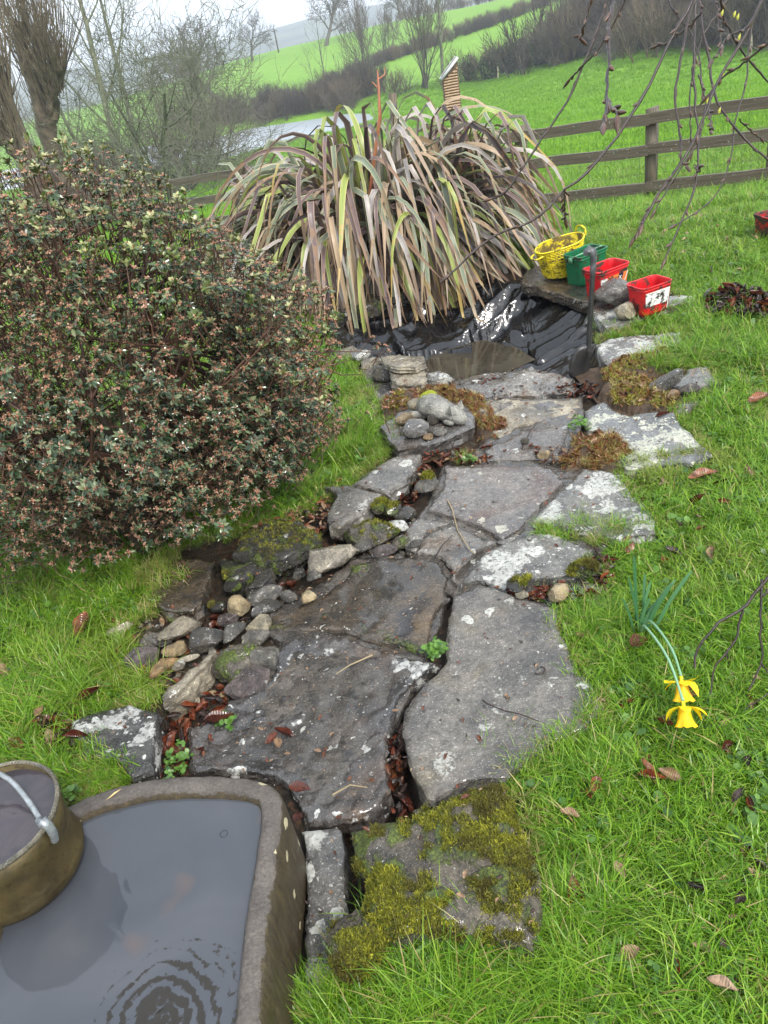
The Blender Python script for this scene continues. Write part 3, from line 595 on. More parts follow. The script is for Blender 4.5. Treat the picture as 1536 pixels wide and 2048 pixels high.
def lathe(prof, n=48, sq=None):
    a = np.arange(n)*2*math.pi/n; V = []
    for r_, z_ in prof: V.append(np.column_stack([r_*np.cos(a), r_*np.sin(a), np.full(n, z_)]))
    i = np.arange(len(prof)-1)[:, None]*n; j = np.arange(n)[None]; j2 = (j+1) % n
    return np.concatenate(V), np.stack([i+j, i+j2, i+n+j2, i+n+j], -1).reshape(-1, 4)
BR = NT('tarnished_pail'); co = BR.coords()
c_ = BR.mix(BR.step(BR.noise(co, 9, 6, .7), .35, .65), (.035, .026, .011), (.115, .085, .034)); g = BR.n('ShaderNodeSeparateXYZ'); BR.t.links.new(co, g.inputs[0])
c_ = BR.mix(BR.step(BR.noise(co, 45, 5, .7), .56, .66), c_, (.05, .03, .012))
BRASS = BR.fin(c_, .42, BR.bump(BR.noise(co, 30, 5, .6), .006, .5), Metallic=.55)
BRT = stone('limescaled_rim', (.36, .31, .2), (.5, .45, .33), lich=.2, wet=.1, dark=.2, sc=3)
GALV = plain('galvanised', (.22, .24, .25), (.40, .42, .43), 60, .42, .3, 60, Metallic=.6)
bk = empty('metal_pail', (-.885, 1.045, .242), 0, 'tarnished brass-coloured pail full of water standing on the trough rim', 'bucket')
v, q = lathe([(.0, .001), (.115, .001), (.128, .006), (.134, .022), (.1325, .034), (.124, .05), (.129, .11), (.134, .168), (.131, .168), (.126, .11), (.121, .05), (.0, .012)], 64); mesh('body', v, q, BRASS, bk, True)
v, q = lathe([(.134, .163), (.1385, .165), (.1395, .170), (.137, .174), (.1325, .174), (.131, .169)], 64); v[:, 2] += .0012*np.sin(np.arctan2(v[:, 1], v[:, 0])*5); mesh('rim', v, q, BRT, bk, True)
N = NT('pail_water'); co = N.coords('Object', False)
PWM = N.fin(N.ramp(N.noise(co, 14, 4, .5, 1.), (.35, (.035, .033, .04)), (.6, (.062, .052, .058)), (.7, (.02, .014, .012))), .04, N.bump(N.noise(co, 22, 3), .006, .3), IOR=1.42)
v, q = lathe([(.0001, .154), (.06, .154), (.131, .154)], 48); mesh('pail_water', v, q, PWM, bk, True)
# swing handle lying towards the left, held by an ear on the rim
ear = np.array([.105, -.085, .0])
v, q = tubes([([(.128, -.045, .125), (.136, -.049, .15), (.137, -.05, .175), (.131, -.047, .19), (.122, -.043, .186), (.119, -.042, .17)], [.008, .009, .009, .009, .008, .006])], 8); mesh('handle_ear', v, q, GALV, bk, True)
v, q = tubes([([(.126-.0*k, -.045, .18) if k == 0 else (.126-.26*s, -.045+.075*s+.09*math.sin(math.pi*s), .18+.03*math.sin(math.pi*s)) for k, s in enumerate(np.linspace(0, 1, 16))], [.0055]*16)], 8); mesh('handle', v, q, GALV, bk, True)
blk = slab('rough stone support under the pail, beside the trough', [(-150,1500),(95,1530),(110,1600),(60,1700),(-150,1800)], S_DARK, .225, .25, name='stone_block')

# ------------------------------------------------------------------ post and rail fence
WN = NT('weathered_wood'); co = WN.coords()
mp1 = WN.n('ShaderNodeMapping'); mp1.inputs['Scale'].default_value = (2.5, 60, 60); WN.t.links.new(co, mp1.inputs['Vector'])
wc = WN.mix(WN.step(WN.noise(mp1.outputs[0], 1, 5, .7), .3, .7), (.055, .042, .028), (.15, .12, .085))
wc = WN.mix(WN.step(WN.noise(co, 14, 5, .7), .56, .7), wc, (.075, .085, .05)); wc = WN.mix(WN.math('MULTIPLY', WN.step(WN.noise(co, 45, 3), .66, .7), .8), wc, (.4, .42, .36))
FW = WN.fin(wc, .6, WN.bump(WN.noise(mp1.outputs[0], 1, 5, .7), .008, .7))
WP = NT('weathered_post'); co = WP.coords()
mp1 = WP.n('ShaderNodeMapping'); mp1.inputs['Scale'].default_value = (45, 45, 3); WP.t.links.new(co, mp1.inputs['Vector'])
wc = WP.mix(WP.step(WP.noise(mp1.outputs[0], 1, 5, .7), .3, .7), (.05, .038, .025), (.17, .135, .09)); wc = WP.mix(WP.step(WP.noise(co, 10, 5, .7), .54, .68), wc, (.07, .09, .035))
FP = WP.fin(wc, .6, WP.bump(WP.noise(mp1.outputs[0], 1, 5, .7), .01, .7))
A = np.array([3.3, 8.1]); B_ = np.array([-1.2, 11.7]); dF = (B_-A)/np.linalg.norm(B_-A); nF = np.array([dF[1], -dF[0]])
def onF(px, py, off=0.):       # point of the fence's vertical plane seen at this picture point
    d = ray(px, py); a = A+nF*off; t = (a@nF)/(d[:2]@nF); return CAM+d*t
fence = empty('post_and_rail_fence', (A[0], A[1], H(*A)), 0, 'weathered wooden post and rail fence between garden and field', 'fence')
fl = np.array(fence.location)
def post(px, ytop, w=.1):
    p = onF(px, ytop); gz = H(p[0], p[1]); h = p[2]-gz+.25
    R_ = Matrix.Rotation(math.atan2(dF[1], dF[0]), 3, 'Z'); v, q = box(0, 0, 0, w, w, h)
    v[4:, 2] += np.array([.012, -.01, .004, -.006]); v = v@np.array(R_).T
    return mesh('post', v, q, FP, fence, loc=Vector((p[0], p[1], p[2]-h/2))-Vector(fl))
for px, yt in ((1305, 215), (1040, 252), (1560, 178), (470, 335), (655, 310), (250, 368), (60, 398), (850, 285)): post(px, yt)
def rail(p0, p1, hh=.1, off=-.07):
    a = onF(*p0, off); b = onF(*p1, off); L = np.linalg.norm(b-a); ex = (b-a)/L; ey = np.array([nF[0], nF[1], 0]); ez = np.cross(ex, ey); ez *= np.sign(ez[2]); ey = np.cross(ez, ex)
    n = max(2, int(L/.25)); u = np.linspace(-L/2, L/2, n); V = []
    for k, uu in enumerate(u):
        for y_, z_ in ((-.02, -hh/2), (.02, -hh/2), (.02, hh/2), (-.02, hh/2)): V.append((uu, y_, z_+.005*math.sin(k*1.7+p0[0])))
    V = np.array(V); i = np.arange(n-1)[:, None]*4; j = np.arange(4)[None]; Q = np.stack([i+j, i+4+j, i+4+(j+1) % 4, i+(j+1) % 4], -1).reshape(-1, 4).tolist()+[[0, 1, 2, 3], [4*n-1, 4*n-2, 4*n-3, 4*n-4]]
    o = mesh('rail', V, Q, FW, fence); Mx = Matrix(((ex[0], ey[0], ez[0]), (ex[1], ey[1], ez[1]), (ex[2], ey[2], ez[2])))
    o.rotation_euler = Mx.to_euler(); o.location = Vector((a+b)/2-fl); return o
for seg in (((1300,236),(1640,189)),((1296,299),(1640,256)),((1294,374),(1640,335)),((1300,238),(1020,275)),((1297,301),(1020,333)),((1294,376),(1020,404)),
            ((1020,275),(650,330)),((1020,333),(650,385)),((468,346),(655,321)),((468,391),(655,370)),((470,346),(240,383)),((470,391),(240,428)),((470,436),(240,470)),((240,383),(40,412)),((240,428),(40,457)),((468,436),(655,415))): rail(*seg)
WIRE = plain('wire', (.14, .14, .14), rough=.45, Metallic=.7)
polys = []
for k in range(6):
    f0 = k/5; polys.append(([onF(x, (y0*(1-f0)+y1*f0), .06) for x, y0, y1 in ((1010,292,445),(1150,272,428),(1300,250,412),(1450,232,392),(1640,210,365))], [.0014]*5))
for px in np.arange(1040, 1600, 17): polys.append(([onF(px, 288-(px-1020)*.137, .06), onF(px+2, 440-(px-1020)*.137, .06)], [.0012]*2))
v, q = tubes(polys, 3); w_ = mesh('wire_netting', v-fl, q, WIRE, fence); w_['kind'] = 'stuff'
# ------------------------------------------------------------------ tubs and buckets
def outline(L, W, r, n=10, sq=1.):
    P = []
    for k, (sx, sy) in enumerate(((1, 1), (-1, 1), (-1, -1), (1, -1))):
        for q in range(n+1):
            a = math.pi/2*(k+q/n); P.append((sx*(L/2-r)+r*math.cos(a), sy*(W/2-r)+r*math.sin(a)))
    return np.array(P)
def loft(fn, levels):
    V = []; n = None
    for s, z, *e in levels:
        P = fn(s, z); n = len(P); V.append(np.column_stack([P, np.full(n, z) if P.shape[1] == 2 else P[:, 2]])[:, :3])
    V = np.concatenate(V); a = np.arange(n); Q = [np.stack([k*n+a, k*n+(a+1) % n, (k+1)*n+(a+1) % n, (k+1)*n+a], -1) for k in range(len(levels)-1)]
    return V, np.concatenate(Q), n
def mud(name, c, amt=.5, rough=.3, mc=(.035, .022, .014), sc=1.):
    N = NT(name); co = N.coords(); a = N.math('ADD', N.noise(co, 9*sc, 6, .75), N.math('MULTIPLY', N.noise(co, 60*sc, 3, .6), .15))
    k = N.step(a, .72-.22*amt, .78-.2*amt); col = N.mix(.25, c, N.ramp(N.noise(co, 25, 4), (.3, .6), (.7, 1.2)), 'MULTIPLY')
    return N.fin(N.mix(k, col, mc), N.math('ADD', N.math('MULTIPLY', k, .4), rough), N.bump(a, .006, .5), Specular_IOR_Level=.5)
REDP = mud('red_plastic', (.60, .012, .018), .62); REDD = mud('muddied_red_plastic', (.5, .012, .016), .95); GRNP = mud('green_plastic', (.006, .13, .05), .55); GRNH = mud('green_handle', (.10, .28, .15), .3)
ORG = mud('orange_print', (.72, .20, .05), .5); LABW = mud('white_print', (.75, .74, .70), .72, mc=(.03, .025, .02), sc=2.5); NAVY = plain('navy_print', (.012, .014, .045), rough=.35); WHT = plain('white_stripe', (.75, .73, .68), rough=.4); GREYP = mud('grey_print', (.35, .32, .30), .7, sc=2)
def tub(base, rz, L, W, h, m, label, grp, r=.035, taper=.84, rimm=None, wall=.004, loc_z=None):
    o = empty('tub', base, rz, label, 'bucket', grp); o.scale = (.86, .86, .80)
    f = lambda s, z: outline(L*s, W*s, r*s)
    sc_ = lambda z: taper+(1-taper)*z/h
    lv = [(.02, .004), (taper*.9, .002), (taper*.985, 0.), (sc_(.02), .02)]+[(sc_(z), z) for z in np.linspace(.05, h*.86, 6)]
    V, Q, n = loft(f, lv); mesh('body', V, Q, m, o, True)
    V, Q, n = loft(lambda s, z: outline(L*s, W*s, r*s), [(sc_(h*.85)+.002, h*.85), (sc_(h*.86)+.035, h*.855), (sc_(h*.9)+.035, h*.9), (sc_(h*.91)+.015, h*.905), (1.02, h*.93), (1.055, h*.94), (1.06, h*.985), (1.045, h), (1.0, h), (.985, h*.985)]); mesh('rim', V, Q, rimm or m, o, True)
    V, Q, n = loft(f, [(.985, h*.985)]+[(sc_(z)-.035, z) for z in np.linspace(h*.93, .015, 6)]+[(.02, .012)]); mesh('inside', V, Q, m, o, True)
    return o
def panel(o, side, u0, u1, z0, z1, L, W, h, m, name, taper=.84, off=.0022, shear=0.):
    """printed panel lying on a flat side of the tub; side 0 = -y (towards the camera), 1 = -x, 2 = +x"""
    V = []
    for z in np.linspace(z0, z1, 4):
        s = taper+(1-taper)*z/h
        for u in np.linspace(u0, u1, 5):
            uu = u+shear*(z-z0)/(z1-z0)
            if side == 0: V.append((uu*L/2*s, -W/2*s-off, z))
            elif side == 1: V.append((-L/2*s-off, uu*W/2*s, z))
            else: V.append((L/2*s+off, uu*W/2*s, z))
    Q = [[r*5+c, r*5+c+1, r*5+c+6, r*5+c+5] for r in range(3) for c in range(4)]
    return mesh(name, V, Q, m, o)
TZ = .035
b1 = G(1297, 622, TZ); L, W, h = .225, .165, .2
t1 = tub(b1, .32, L, W, h, REDP, 'open red square tub with a mud-smeared white label, nearest the cream rock', 'muddy tubs and baskets by the pond')
panel(t1, 0, -.86, .78, .065, .155, L, W, h, LABW, 'label_panel'); panel(t1, 0, -.86, .78, .155, .161, L, W, h, WHT, 'label_edge', off=.003); panel(t1, 0, .78, .83, .02, .161, L, W, h, WHT, 'label_edge', off=.003)
panel(t1, 2, -.85, .8, .04, .16, L, W, h, ORG, 'side_print'); panel(t1, 2, -.85, -.2, .02, .08, L, W, h, NAVY, 'side_print', off=.003, shear=.3); panel(t1, 2, .1, .22, .03, .15, L, W, h, WHT, 'side_stripe', off=.0035, shear=.2)
b2 = G(1212, 588, TZ); L, W, h = .27, .17, .21
t2 = tub(b2, .42, L, W, h, REDP, 'red oblong tub with orange print, between the green bucket and the rough rock', 'muddy tubs and baskets by the pond', rimm=REDP)
panel(t2, 0, -.45, .88, .03, .155, L, W, h, ORG, 'front_print'); panel(t2, 0, .2, .5, .09, .155, L, W, h, NAVY, 'logo_patch', off=.003, shear=.08); panel(t2, 0, -.95, -.5, .04, .15, L, W, h, LABW, 'label_panel'); panel(t2, 0, .55, .6, .03, .155, L, W, h, WHT, 'stripe', off=.0035, shear=.3); panel(t2, 0, -.05, .2, .07, .12, L, W, h, GREYP, 'print_smear', off=.003)
tx = bpy.data.curves.new('lettering', 'FONT'); tx.body = 'X'; tx.size = .045; tx.extrude = .0004; tx.align_x = 'CENTER'; tx.align_y = 'CENTER'; tx.materials.append(WHT)
to = bpy.data.objects.new('lettering', tx); COL.objects.link(to); to.parent = t2; to.location = (.045, -.0845, .125); to.rotation_euler = (math.radians(83), math.radians(15), 0)
bpy.context.view_layer.update(); lm_ = bpy.data.meshes.new_from_object(to.evaluated_get(bpy.context.evaluated_depsgraph_get())); bpy.data.objects.remove(to); to = bpy.data.objects.new('lettering', lm_); COL.objects.link(to); to.parent = t2; to.location = (.045, -.0845, .125); to.rotation_euler = (math.radians(83), math.radians(15), 0)
b3 = G(1172, 563, TZ); L, W, h = .27, .17, .235
t3 = tub(b3, .5, L, W, h, GRNP, 'dark green oblong bucket with its handle down, between the yellow basket and the red tub', 'muddy tubs and baskets by the pond', r=.03, taper=.86)
v, q = tubes([([(-.142, .0, .215), (-.145, -.02, .225), (-.11, -.05, .243), (.0, -.062, .247), (.11, -.05, .243), (.145, -.02, .225), (.142, 0, .215)], [.006]*7)], 6); mesh('handle', v, q, GRNH, t3, True)
for s in (-1, 1): v, q = box(s*.144, 0, .205, .014, .03, .04); mesh('handle_clip', v, q, GRNH, t3)
b4 = hit(1548, 478); t4 = tub((b4[0], b4[1], H(b4[0], b4[1])), .1, .25, .2, .2, REDD, 'muddy dark red tub alone on the grass at the right edge', 'muddy tubs and baskets by the pond')
# yellow woven-look flexible basket, squeezed to an oval
YEL = mud('yellow_plastic', (.75, .60, .015), .62, mc=(.05, .035, .015), sc=1.3); YIN = mud('yellow_inside', (.72, .58, .02), 1.0, mc=(.13, .09, .02), sc=1.6)
b5 = G(1122, 548, .055); yb = empty('yellow_basket', b5, .42, 'yellow flexible basket with mud-streaked inside at the end of the row', 'basket', 'muddy tubs and baskets by the pond'); yb.scale = (.93, .93, .74)
def yf(s, z, add=0.):
    a = np.arange(72)*2*math.pi/72; h_ = .25; t = z/h_
    rx = (.118+.062*t)*s+add; ry = (.098+.018*t)*s+add
    zz = z+(.03*np.cos(a)**2*np.sign(np.cos(a))*.8+.012)*t**3 if z > .1 else z+0*a
    return np.column_stack([rx*np.cos(a), ry*np.sin(a), zz])
lv = [(.02, .004), (.95, .002), (1., .006)]; NR = 17
V, Q, n = loft(yf, lv+[(1.0, z) for z in np.linspace(.01, .245, 12)]); mesh('body', V, Q, YEL, yb, True)
for k in range(NR):
    z = .016+.0135*k; P = yf(1.0, z, .0022); P = np.vstack([P, P[:1]]); v, q = tubes([(P, [.0042]*len(P))], 5); mesh('woven_band', v, q, YEL, yb, True)
for k in range(28):
    a = 2*math.pi*k/28; i_ = int(a/(2*math.pi)*72) % 72; v, q = tubes([([yf(1., z, .004)[i_] for z in np.linspace(.01, .24, 8)], [.0026]*8)], 4); mesh('upright_rib', v, q, YEL, yb, True)
P = yf(1., .248, .003); P = np.vstack([P, P[:1]]); v, q = tubes([(P, [.0062]*len(P))], 6); mesh('rim', v, q, YEL, yb, True)
V, Q, n = loft(yf, [(.975, z) for z in np.linspace(.245, .012, 10)]+[(.02, .01)]); mesh('inside', V, Q, YIN, yb, True)
for s in (1, -1):
    i_ = 0 if s == 1 else 36; e = yf(1., .25)[i_]
    v, q = tubes([([(e[0]+s*.002, y_, e[2]+zz) for y_, zz in ((-.045, -.015), (-.048, .01), (-.038, .04), (-.015, .055), (.015, .055), (.038, .04), (.048, .01), (.045, -.015))] if s == 1 else [(e[0]-x_, y_, e[2]+zz) for y_, zz, x_ in ((-.045, -.02, 0), (-.04, -.03, .03), (-.015, -.04, .045), (.015, -.04, .045), (.04, -.03, .03), (.045, -.02, 0))], [.0065]*(8 if s == 1 else 6))], 6); mesh('handle', v, q, YEL, yb, True)
# ------------------------------------------------------------------ spade standing in the pond corner
BLK = plain('black_steel', (.012, .012, .013), (.03, .028, .026), 20, .32, .3, 60, spec=.6); GRP = plain('worn_grip', (.02, .02, .022), (.13, .135, .14), 25, .4)
tip = G(1163, 757, -.03); top = atY(1188, 505, tip[1]+.06); sh0 = atY(1177, 695, tip[1]+.015); ex = (top-sh0); Lh = np.linalg.norm(ex); ex /= Lh
spd = empty('garden_spade', tip, 0, 'small black spade standing upright in the leaf-filled corner of the pond', 'spade')
v, q = tubes([([sh0-ex*.02, sh0+ex*Lh*.35, sh0+ex*Lh*.96], [.0125, .012, .0115])], 10); mesh('shaft', v-tip, q, BLK, spd, True)
v, q = tubes([([sh0+ex*Lh*.36, sh0+ex*Lh*.37, sh0+ex*Lh*.38], [.0145]*3)], 10); mesh('collar', v-tip, q, BLK, spd, True)
lat = np.array([-1., .12, 0]); P = [top-ex*.095, top-ex*.05+lat*.000, top-ex*.01+lat*.002, top+ex*.012+lat*.008, top+ex*.018+lat*.020, top+ex*.010+lat*.032, top-ex*.008+lat*.038]
v, q = tubes([(P, [.0125, .0145, .017, .018, .0185, .0175, .011])], 12); mesh('grip', v-tip, q, GRP, spd, True)
bw = .060; V = []
d_ = (sh0-tip); Ld = np.linalg.norm(d_); d_ /= Ld; d_ = d_+np.array([-.18, 0, 0]); tip2 = tip+np.array([-.0, 0, -.02]); nn_ = np.array([.35, -1, .1]); nn_ /= np.linalg.norm(nn_); sd_ = np.cross(d_, nn_); sd_ /= np.linalg.norm(sd_)
top_ = sh0+ex*.01
for k, t in enumerate(np.linspace(0, 1, 9)):
    wdt = bw*min(1, .45+t*2.2)*(1 if t < .93 else .9); c_ = tip2*(1-t)+top_*t+np.array([-.02, 0, 0])*math.sin(math.pi*t)
    for u in np.linspace(-1, 1, 7): V.append(c_+sd_*u*wdt-nn_*(.014*(u*u)-.004))
V = np.array(V); Q = [[r*7+c, r*7+c+1, r*7+c+8, r*7+c+7] for r in range(8) for c in range(6)]
bl = mesh('blade', V-tip, Q, BLK, spd, True); sdm = bl.modifiers.new('thick', 'SOLIDIFY'); sdm.thickness = .003
# ------------------------------------------------------------------ insect house on a post behind the flax, blue tub on the grass
iy = 9.6; a0 = atY(887, 190, iy); a1 = atY(919, 186, iy); wv = np.linalg.norm(a1-a0); cc = (a0+a1)/2
ih = empty('insect_house', (cc[0], cc[1], H(cc[0], cc[1])), -.08, 'slatted wooden insect house with sloping pale lid on a post behind the flax', 'insect house'); z0 = cc[2]-H(cc[0], cc[1])
v, q = box(0, 0, (z0-.15)/2, .07, .07, z0-.15+.1); mesh('post', v, q, FP, ih)
WB = plain('hazel_rods', (.30, .20, .12), (.42, .30, .19), 30, .6); hh = .30
V = np.array([(-wv/2, -.07, -.16), (wv/2, -.07, -.16), (wv/2, .07, -.16), (-wv/2, .07, -.16), (-wv/2, -.07, hh*.62), (wv/2, -.07, hh+.05), (wv/2, .07, hh+.05), (-wv/2, .07, hh*.62)]); V[:, 2] += z0
mesh('box', V*[1, .8, 1], [[0, 3, 2, 1], [4, 5, 6, 7], [0, 1, 5, 4], [1, 2, 6, 5], [2, 3, 7, 6], [3, 0, 4, 7]], plain('box_wood', (.12, .08, .05), (.2, .14, .09), 20, .6), ih)
for k in range(15):
    z = z0-.14+.027*k; xr = wv/2-.012; xl = -xr if k < 12 else -xr+(k-11)*.055
    v, q = tubes([([(xl, -.062, z), ((xl+xr)/2, -.064, z+.002), (xr, -.062, z)], [.0115]*3)], 6); mesh('slat', v, q, WB, ih)
sl = Matrix.Rotation(-math.atan2(hh*.38+.05, wv), 3, 'Y'); v, q = box(0, 0, 0, wv*1.5, .22, .022, sl); v += [0, 0, z0+hh*.84]; mesh('lid', v, q, plain('lid_metal', (.55, .57, .58), rough=.35), ih)
p = hit(856, 214, 5); bt = tub((p[0], p[1]-.3, H(p[0], p[1]-.3)), .3, .34, .3, .22, mud('blue_plastic', (.02, .12, .62), .1), 'small bright blue tub on the field just visible over the flax', None)
p = atY(777, 196, 12.); v, q = box(0, 0, 0, .09, .09, 1.6); mp_ = mesh('gate_post', v, q, FP, loc=(p[0], p[1], p[2]-.75), rot=(0, .08, .2)); tag(mp_, 'single brown post leaning behind the left top of the flax', 'post')
# ------------------------------------------------------------------ loose stones
def rock(px, py, wpx, dep, hei, rot, m, label, name='stone', seed=None, zb=0., sub=3, facets=8, rough=.2, group=None, cat='stone'):
    seed = seed if seed is not None else int(px*7+py)
    g0 = G(px, py, zb+.02); wd = (g0-CAM)@_f*wpx/F*1.16; hgt = wd*hei; c = G(px, py, zb+hgt*.42)
    bm = bmesh.new(); bmesh.ops.create_icosphere(bm, subdivisions=sub, radius=1.); P = np.array([v.co[:] for v in bm.verts])
    rs = np.random.RandomState(seed % 99991)
    n = P*(1+rough*1.1*fbm(P[:, 0]*1.1+seed, P[:, 1]*1.1, P[:, 2]*1.1, 5, 3)[:, None])
    for k in range(facets):
        v = rs.normal(size=3); v[2] = abs(v[2])*.6 if k else 2; v /= np.linalg.norm(v); dd = rs.uniform(.5, .78)
        t = np.maximum(0, n@v-dd); n -= t[:, None]*v*.93
    n += P*(rough*.42*fbm(P[:, 0]*4+seed, P[:, 1]*4, P[:, 2]*4, 9, 3)+.05*fbm(P[:, 0]*11+seed, P[:, 1]*11, P[:, 2]*11, 10, 2))[:, None]
    n /= np.abs(n).max(0); n *= [wd/2, wd/2*dep, hgt/2]
    for v, p in zip(bm.verts, n): v.co = p
    me = bpy.data.meshes.new(name); bm.to_mesh(me); bm.free(); me.materials.append(m); me.polygons.foreach_set('use_smooth', np.ones(len(me.polygons), bool))
    if facets > 3:
        try: me.set_sharp_from_angle(angle=math.radians(38))
        except Exception: pass
    o = bpy.data.objects.new(name, me); COL.objects.link(o); o.location = (c[0], c[1], zb+hgt*.42); o.rotation_euler = (rs.uniform(-.12, .12), rs.uniform(-.12, .12), rot)
    return tag(o, label, cat, group)
RK = [
 (360,1252,84,.6,.42,.45,S_TAN,'pale lichen-speckled rock at the top left of the rubble, under the dark grassed slab',.0),
 (406,1277,74,.7,.5,.2,S_DARK,'dark mottled rock right of the pale lichen-speckled one',-.01),
 (351,1297,48,.8,.5,.1,S_YEL,'small pale yellow flat-topped stone above the orange one',0),
 (284,1310,64,.8,.65,.3,S_PORE,'purple-grey porous rock at the grass edge of the rubble',0),
 (320,1334,66,.5,.35,.65,S_ORA,'flat orange-buff stone lying at the edge of the rubble',.01),
 (357,1330,26,.8,.6,0,S_TAN,'tiny cream stone between the orange stone and the narrow tilted slab',.02),
 (376,1315,44,.3,.3,.1,S_TAN,'thin tan flake of stone beside the pale yellow one',.02),
 (475,1210,44,.9,.75,.2,S_YEL,'small cream stone full of brown pits at the top of the rubble',0),
 (517,1248,48,.85,.7,.3,S_PALE,'round yellow-grey stone on the left edge of the brown wet slab',.0),
 (466,1259,60,.55,.5,.85,S_ROCK,'long lichened stone lying aslant among the brown leaves',.0),
 (456,1236,46,.7,.5,0,S_PORE,'brown pitted stone half under leaves above the long lichened one',-.02),
 (532,1213,62,.55,.5,.35,S_DARK,'dark grey long stone between the pitted cream stone and the brown slab',0),
 (528,1188,66,.6,.5,.2,S_ROCK,'grey-brown lichened stone beside the end of the liner strip',0),
 (575,1191,32,.8,.7,.2,S_ROCK,'small round grey stone left of the ochre one',.01),
 (614,1193,34,.9,.75,0,S_YEL,'small bright ochre stone on the brown slab',.02),
 (652,1113,104,.6,.42,.35,S_TAN,'large pale rock with a sloping cream face right of the liner strip',.0),
 (627,1149,30,.8,.7,.2,S_ROCK,'small round pebble-grey stone below the large pale rock',.015),
 (598,1147,30,.7,.6,.4,S_DARK,'small dark stone between liner strip and pebble-grey stone',.01),
 (474,1322,112,.75,.45,.25,S_MOSS,'large mossy brown boulder at the corner of the black wet slab',-.01),
 (530,1316,66,.9,.6,-.5,S_ROCK,'white-lichened hump at the right end of the mossy brown boulder',.0),
 (499,1366,88,.65,.42,.35,S_PORE,'rough grey rock in front of the mossy brown boulder',.0),
 (513,1272,58,.7,.45,.3,S_ROCK,'grey lichened stone under the round yellow-grey one',-.01),
 (240,1256,48,.6,.4,.4,S_TAN,'cream stone lying alone in the grass left of the rubble',0),
 (303,1279,46,.7,.45,.3,S_ROCK,'grey stone partly under grass above the porous rock',-.005),
 (464,1168,40,.8,.7,0,S_MOSSD,'round mossy stone in front of the dark mossy block',.0),
 (330,1283,30,.7,.5,.4,S_DARK,'small dark stone wedged left of the pale yellow one',.0),
 (437,1212,30,.8,.6,.1,S_MOSSD,'small green-brown stone at the corner of the channel',-.02),
 (549,1182,34,.7,.6,.5,S_DARK,'small dark stone among red leaves at the liner strip end',-.01),
 (763,745,50,.6,.6,-.4,S_DARK,'dark wedge stone leaning left of the stone stack',.0),
 (877,757,58,.7,.35,-.3,S_LICH,'flat pale stone right of the stone stack at the water edge',.0),
 (744,723,44,.6,.45,.3,S_TAN,'small tan stone behind the wedge at the pond edge',.0),
 (722,708,36,.8,.7,.2,S_LICH,'pale bluish stone half wrapped by the liner at the pond corner',.0),
 (692,704,50,.6,.4,.2,S_TAN,'low tan stone at the left end of the pond by the bush',.0),
 (848,808,62,.62,.45,-.25,S_PALE,'rounded pale rock behind the cat ornament',.055),
 (832,855,56,.8,.55,.4,S_WET,'bluish black angular rock left of the cat ornament',.055),
 (811,834,44,.5,.6,.5,S_YEL,'cream pitted stone behind the bluish black rock',.055),
 (878,860,28,.8,.6,0,S_ROCK,'small brown stone under the chin of the cat ornament',.055),
 (858,872,22,.7,.6,.4,S_ORA,'tiny reddish stone at the front lip of the curved slab',.055),
 (866,838,26,.6,.9,.6,S_DARK,'small upright dark stone among red leaves beside the cat ornament',.055),
 (855,968,48,.85,.45,.5,S_ROCK,'flat grey stone in the gap right of the ragged slab',.0),
 (856,953,22,.6,.7,0,S_MOSSD,'small dark green pebble on the flat grey stone in the gap',.03),
 (738,1065,104,.65,.42,.2,S_MOSS,'low mossy mound-like boulder below the smooth pointed slab',-.01),
 (798,1050,44,.6,.5,-.3,S_LICH,'white-topped stone at the right of the mossy mound',.01),
 (757,1012,34,.9,.8,.3,S_MOSS,'small mossy stone tucked beside the pointed slab',.0),
 (812,1024,46,.8,.5,.4,S_DARK,'dark stone among red leaves left of the ring-lichen slab',-.01),
 (786,1018,40,.8,.5,.1,S_MOSSD,'green-brown stone between the mossy one and the dark one',-.01),
 (768,1100,48,.6,.45,.2,S_PORE,'pinkish grey stone under the mossy mound',.005),
 (803,1082,40,.8,.6,.2,S_MOSS,'mossy brown stone beside the triangular slab',.0),
 (830,1087,28,.7,.6,.4,S_DARK,'small mottled stone at the foot of the triangular slab',.01),
 (724,1092,38,.7,.5,.1,S_ROCK,'little grey-brown stone in the grit left of the pinkish grey one',.0),
 (729,1036,34,.7,.5,.4,S_ROCK,'small grey stone right below the edge of the pointed slab',-.01),
 (1040,1166,50,.8,.7,.1,S_MOSSD,'round dark mossy stone on the white-blotted slab',.03),
 (1116,1183,44,.8,.65,.7,S_YEL,'cream crumbly stone right of the round mossy one',.02),
 (1045,1188,26,.8,.6,.2,S_PALE,'small cream stone below the round mossy one',.03),
 (1170,1136,64,.5,.5,.05,S_MOSSD,'dark flat stone with mossy top at the grass edge',.015),
 (1087,908,24,.8,.7,.2,S_YEL,'little cream stone at the corner of the twig-strewn dark slab',.01),
 (1236,582,84,.75,.6,.1,S_ROCK,'big rough pitted rock between the two red tubs',.035),
 (1254,620,46,.85,.7,.25,S_PALE,'smooth yellow-cream rock in front of the nearest red tub',.035),
 (1332,760,86,.38,.34,.5,S_DARK,'dark log-like stone lying on the weedy ledge',.04),
 (1345,788,40,.4,.5,.6,S_ORA,'brown knobbly piece below the log-like stone',.02),
 (1382,776,36,.5,.5,.1,S_PORE,'small brown knobbly stone right of the log-like stone',.02),
 (1059,1078,10,.8,.7,0,S_DARK,'small dark pebble on the white-blotted slab',.03),
 (968,1076,13,.7,.8,.3,S_DARK,'small upright dark chip on the cracked slab',.025),
 (1050,882,16,.6,1.1,.2,S_DARK,'tiny black stone on the twig-strewn dark slab',.015),
 (990,1003,10,.8,.6,0,S_ROCK,'small grey pebble in the middle of the ring-lichen slab',.02),
]
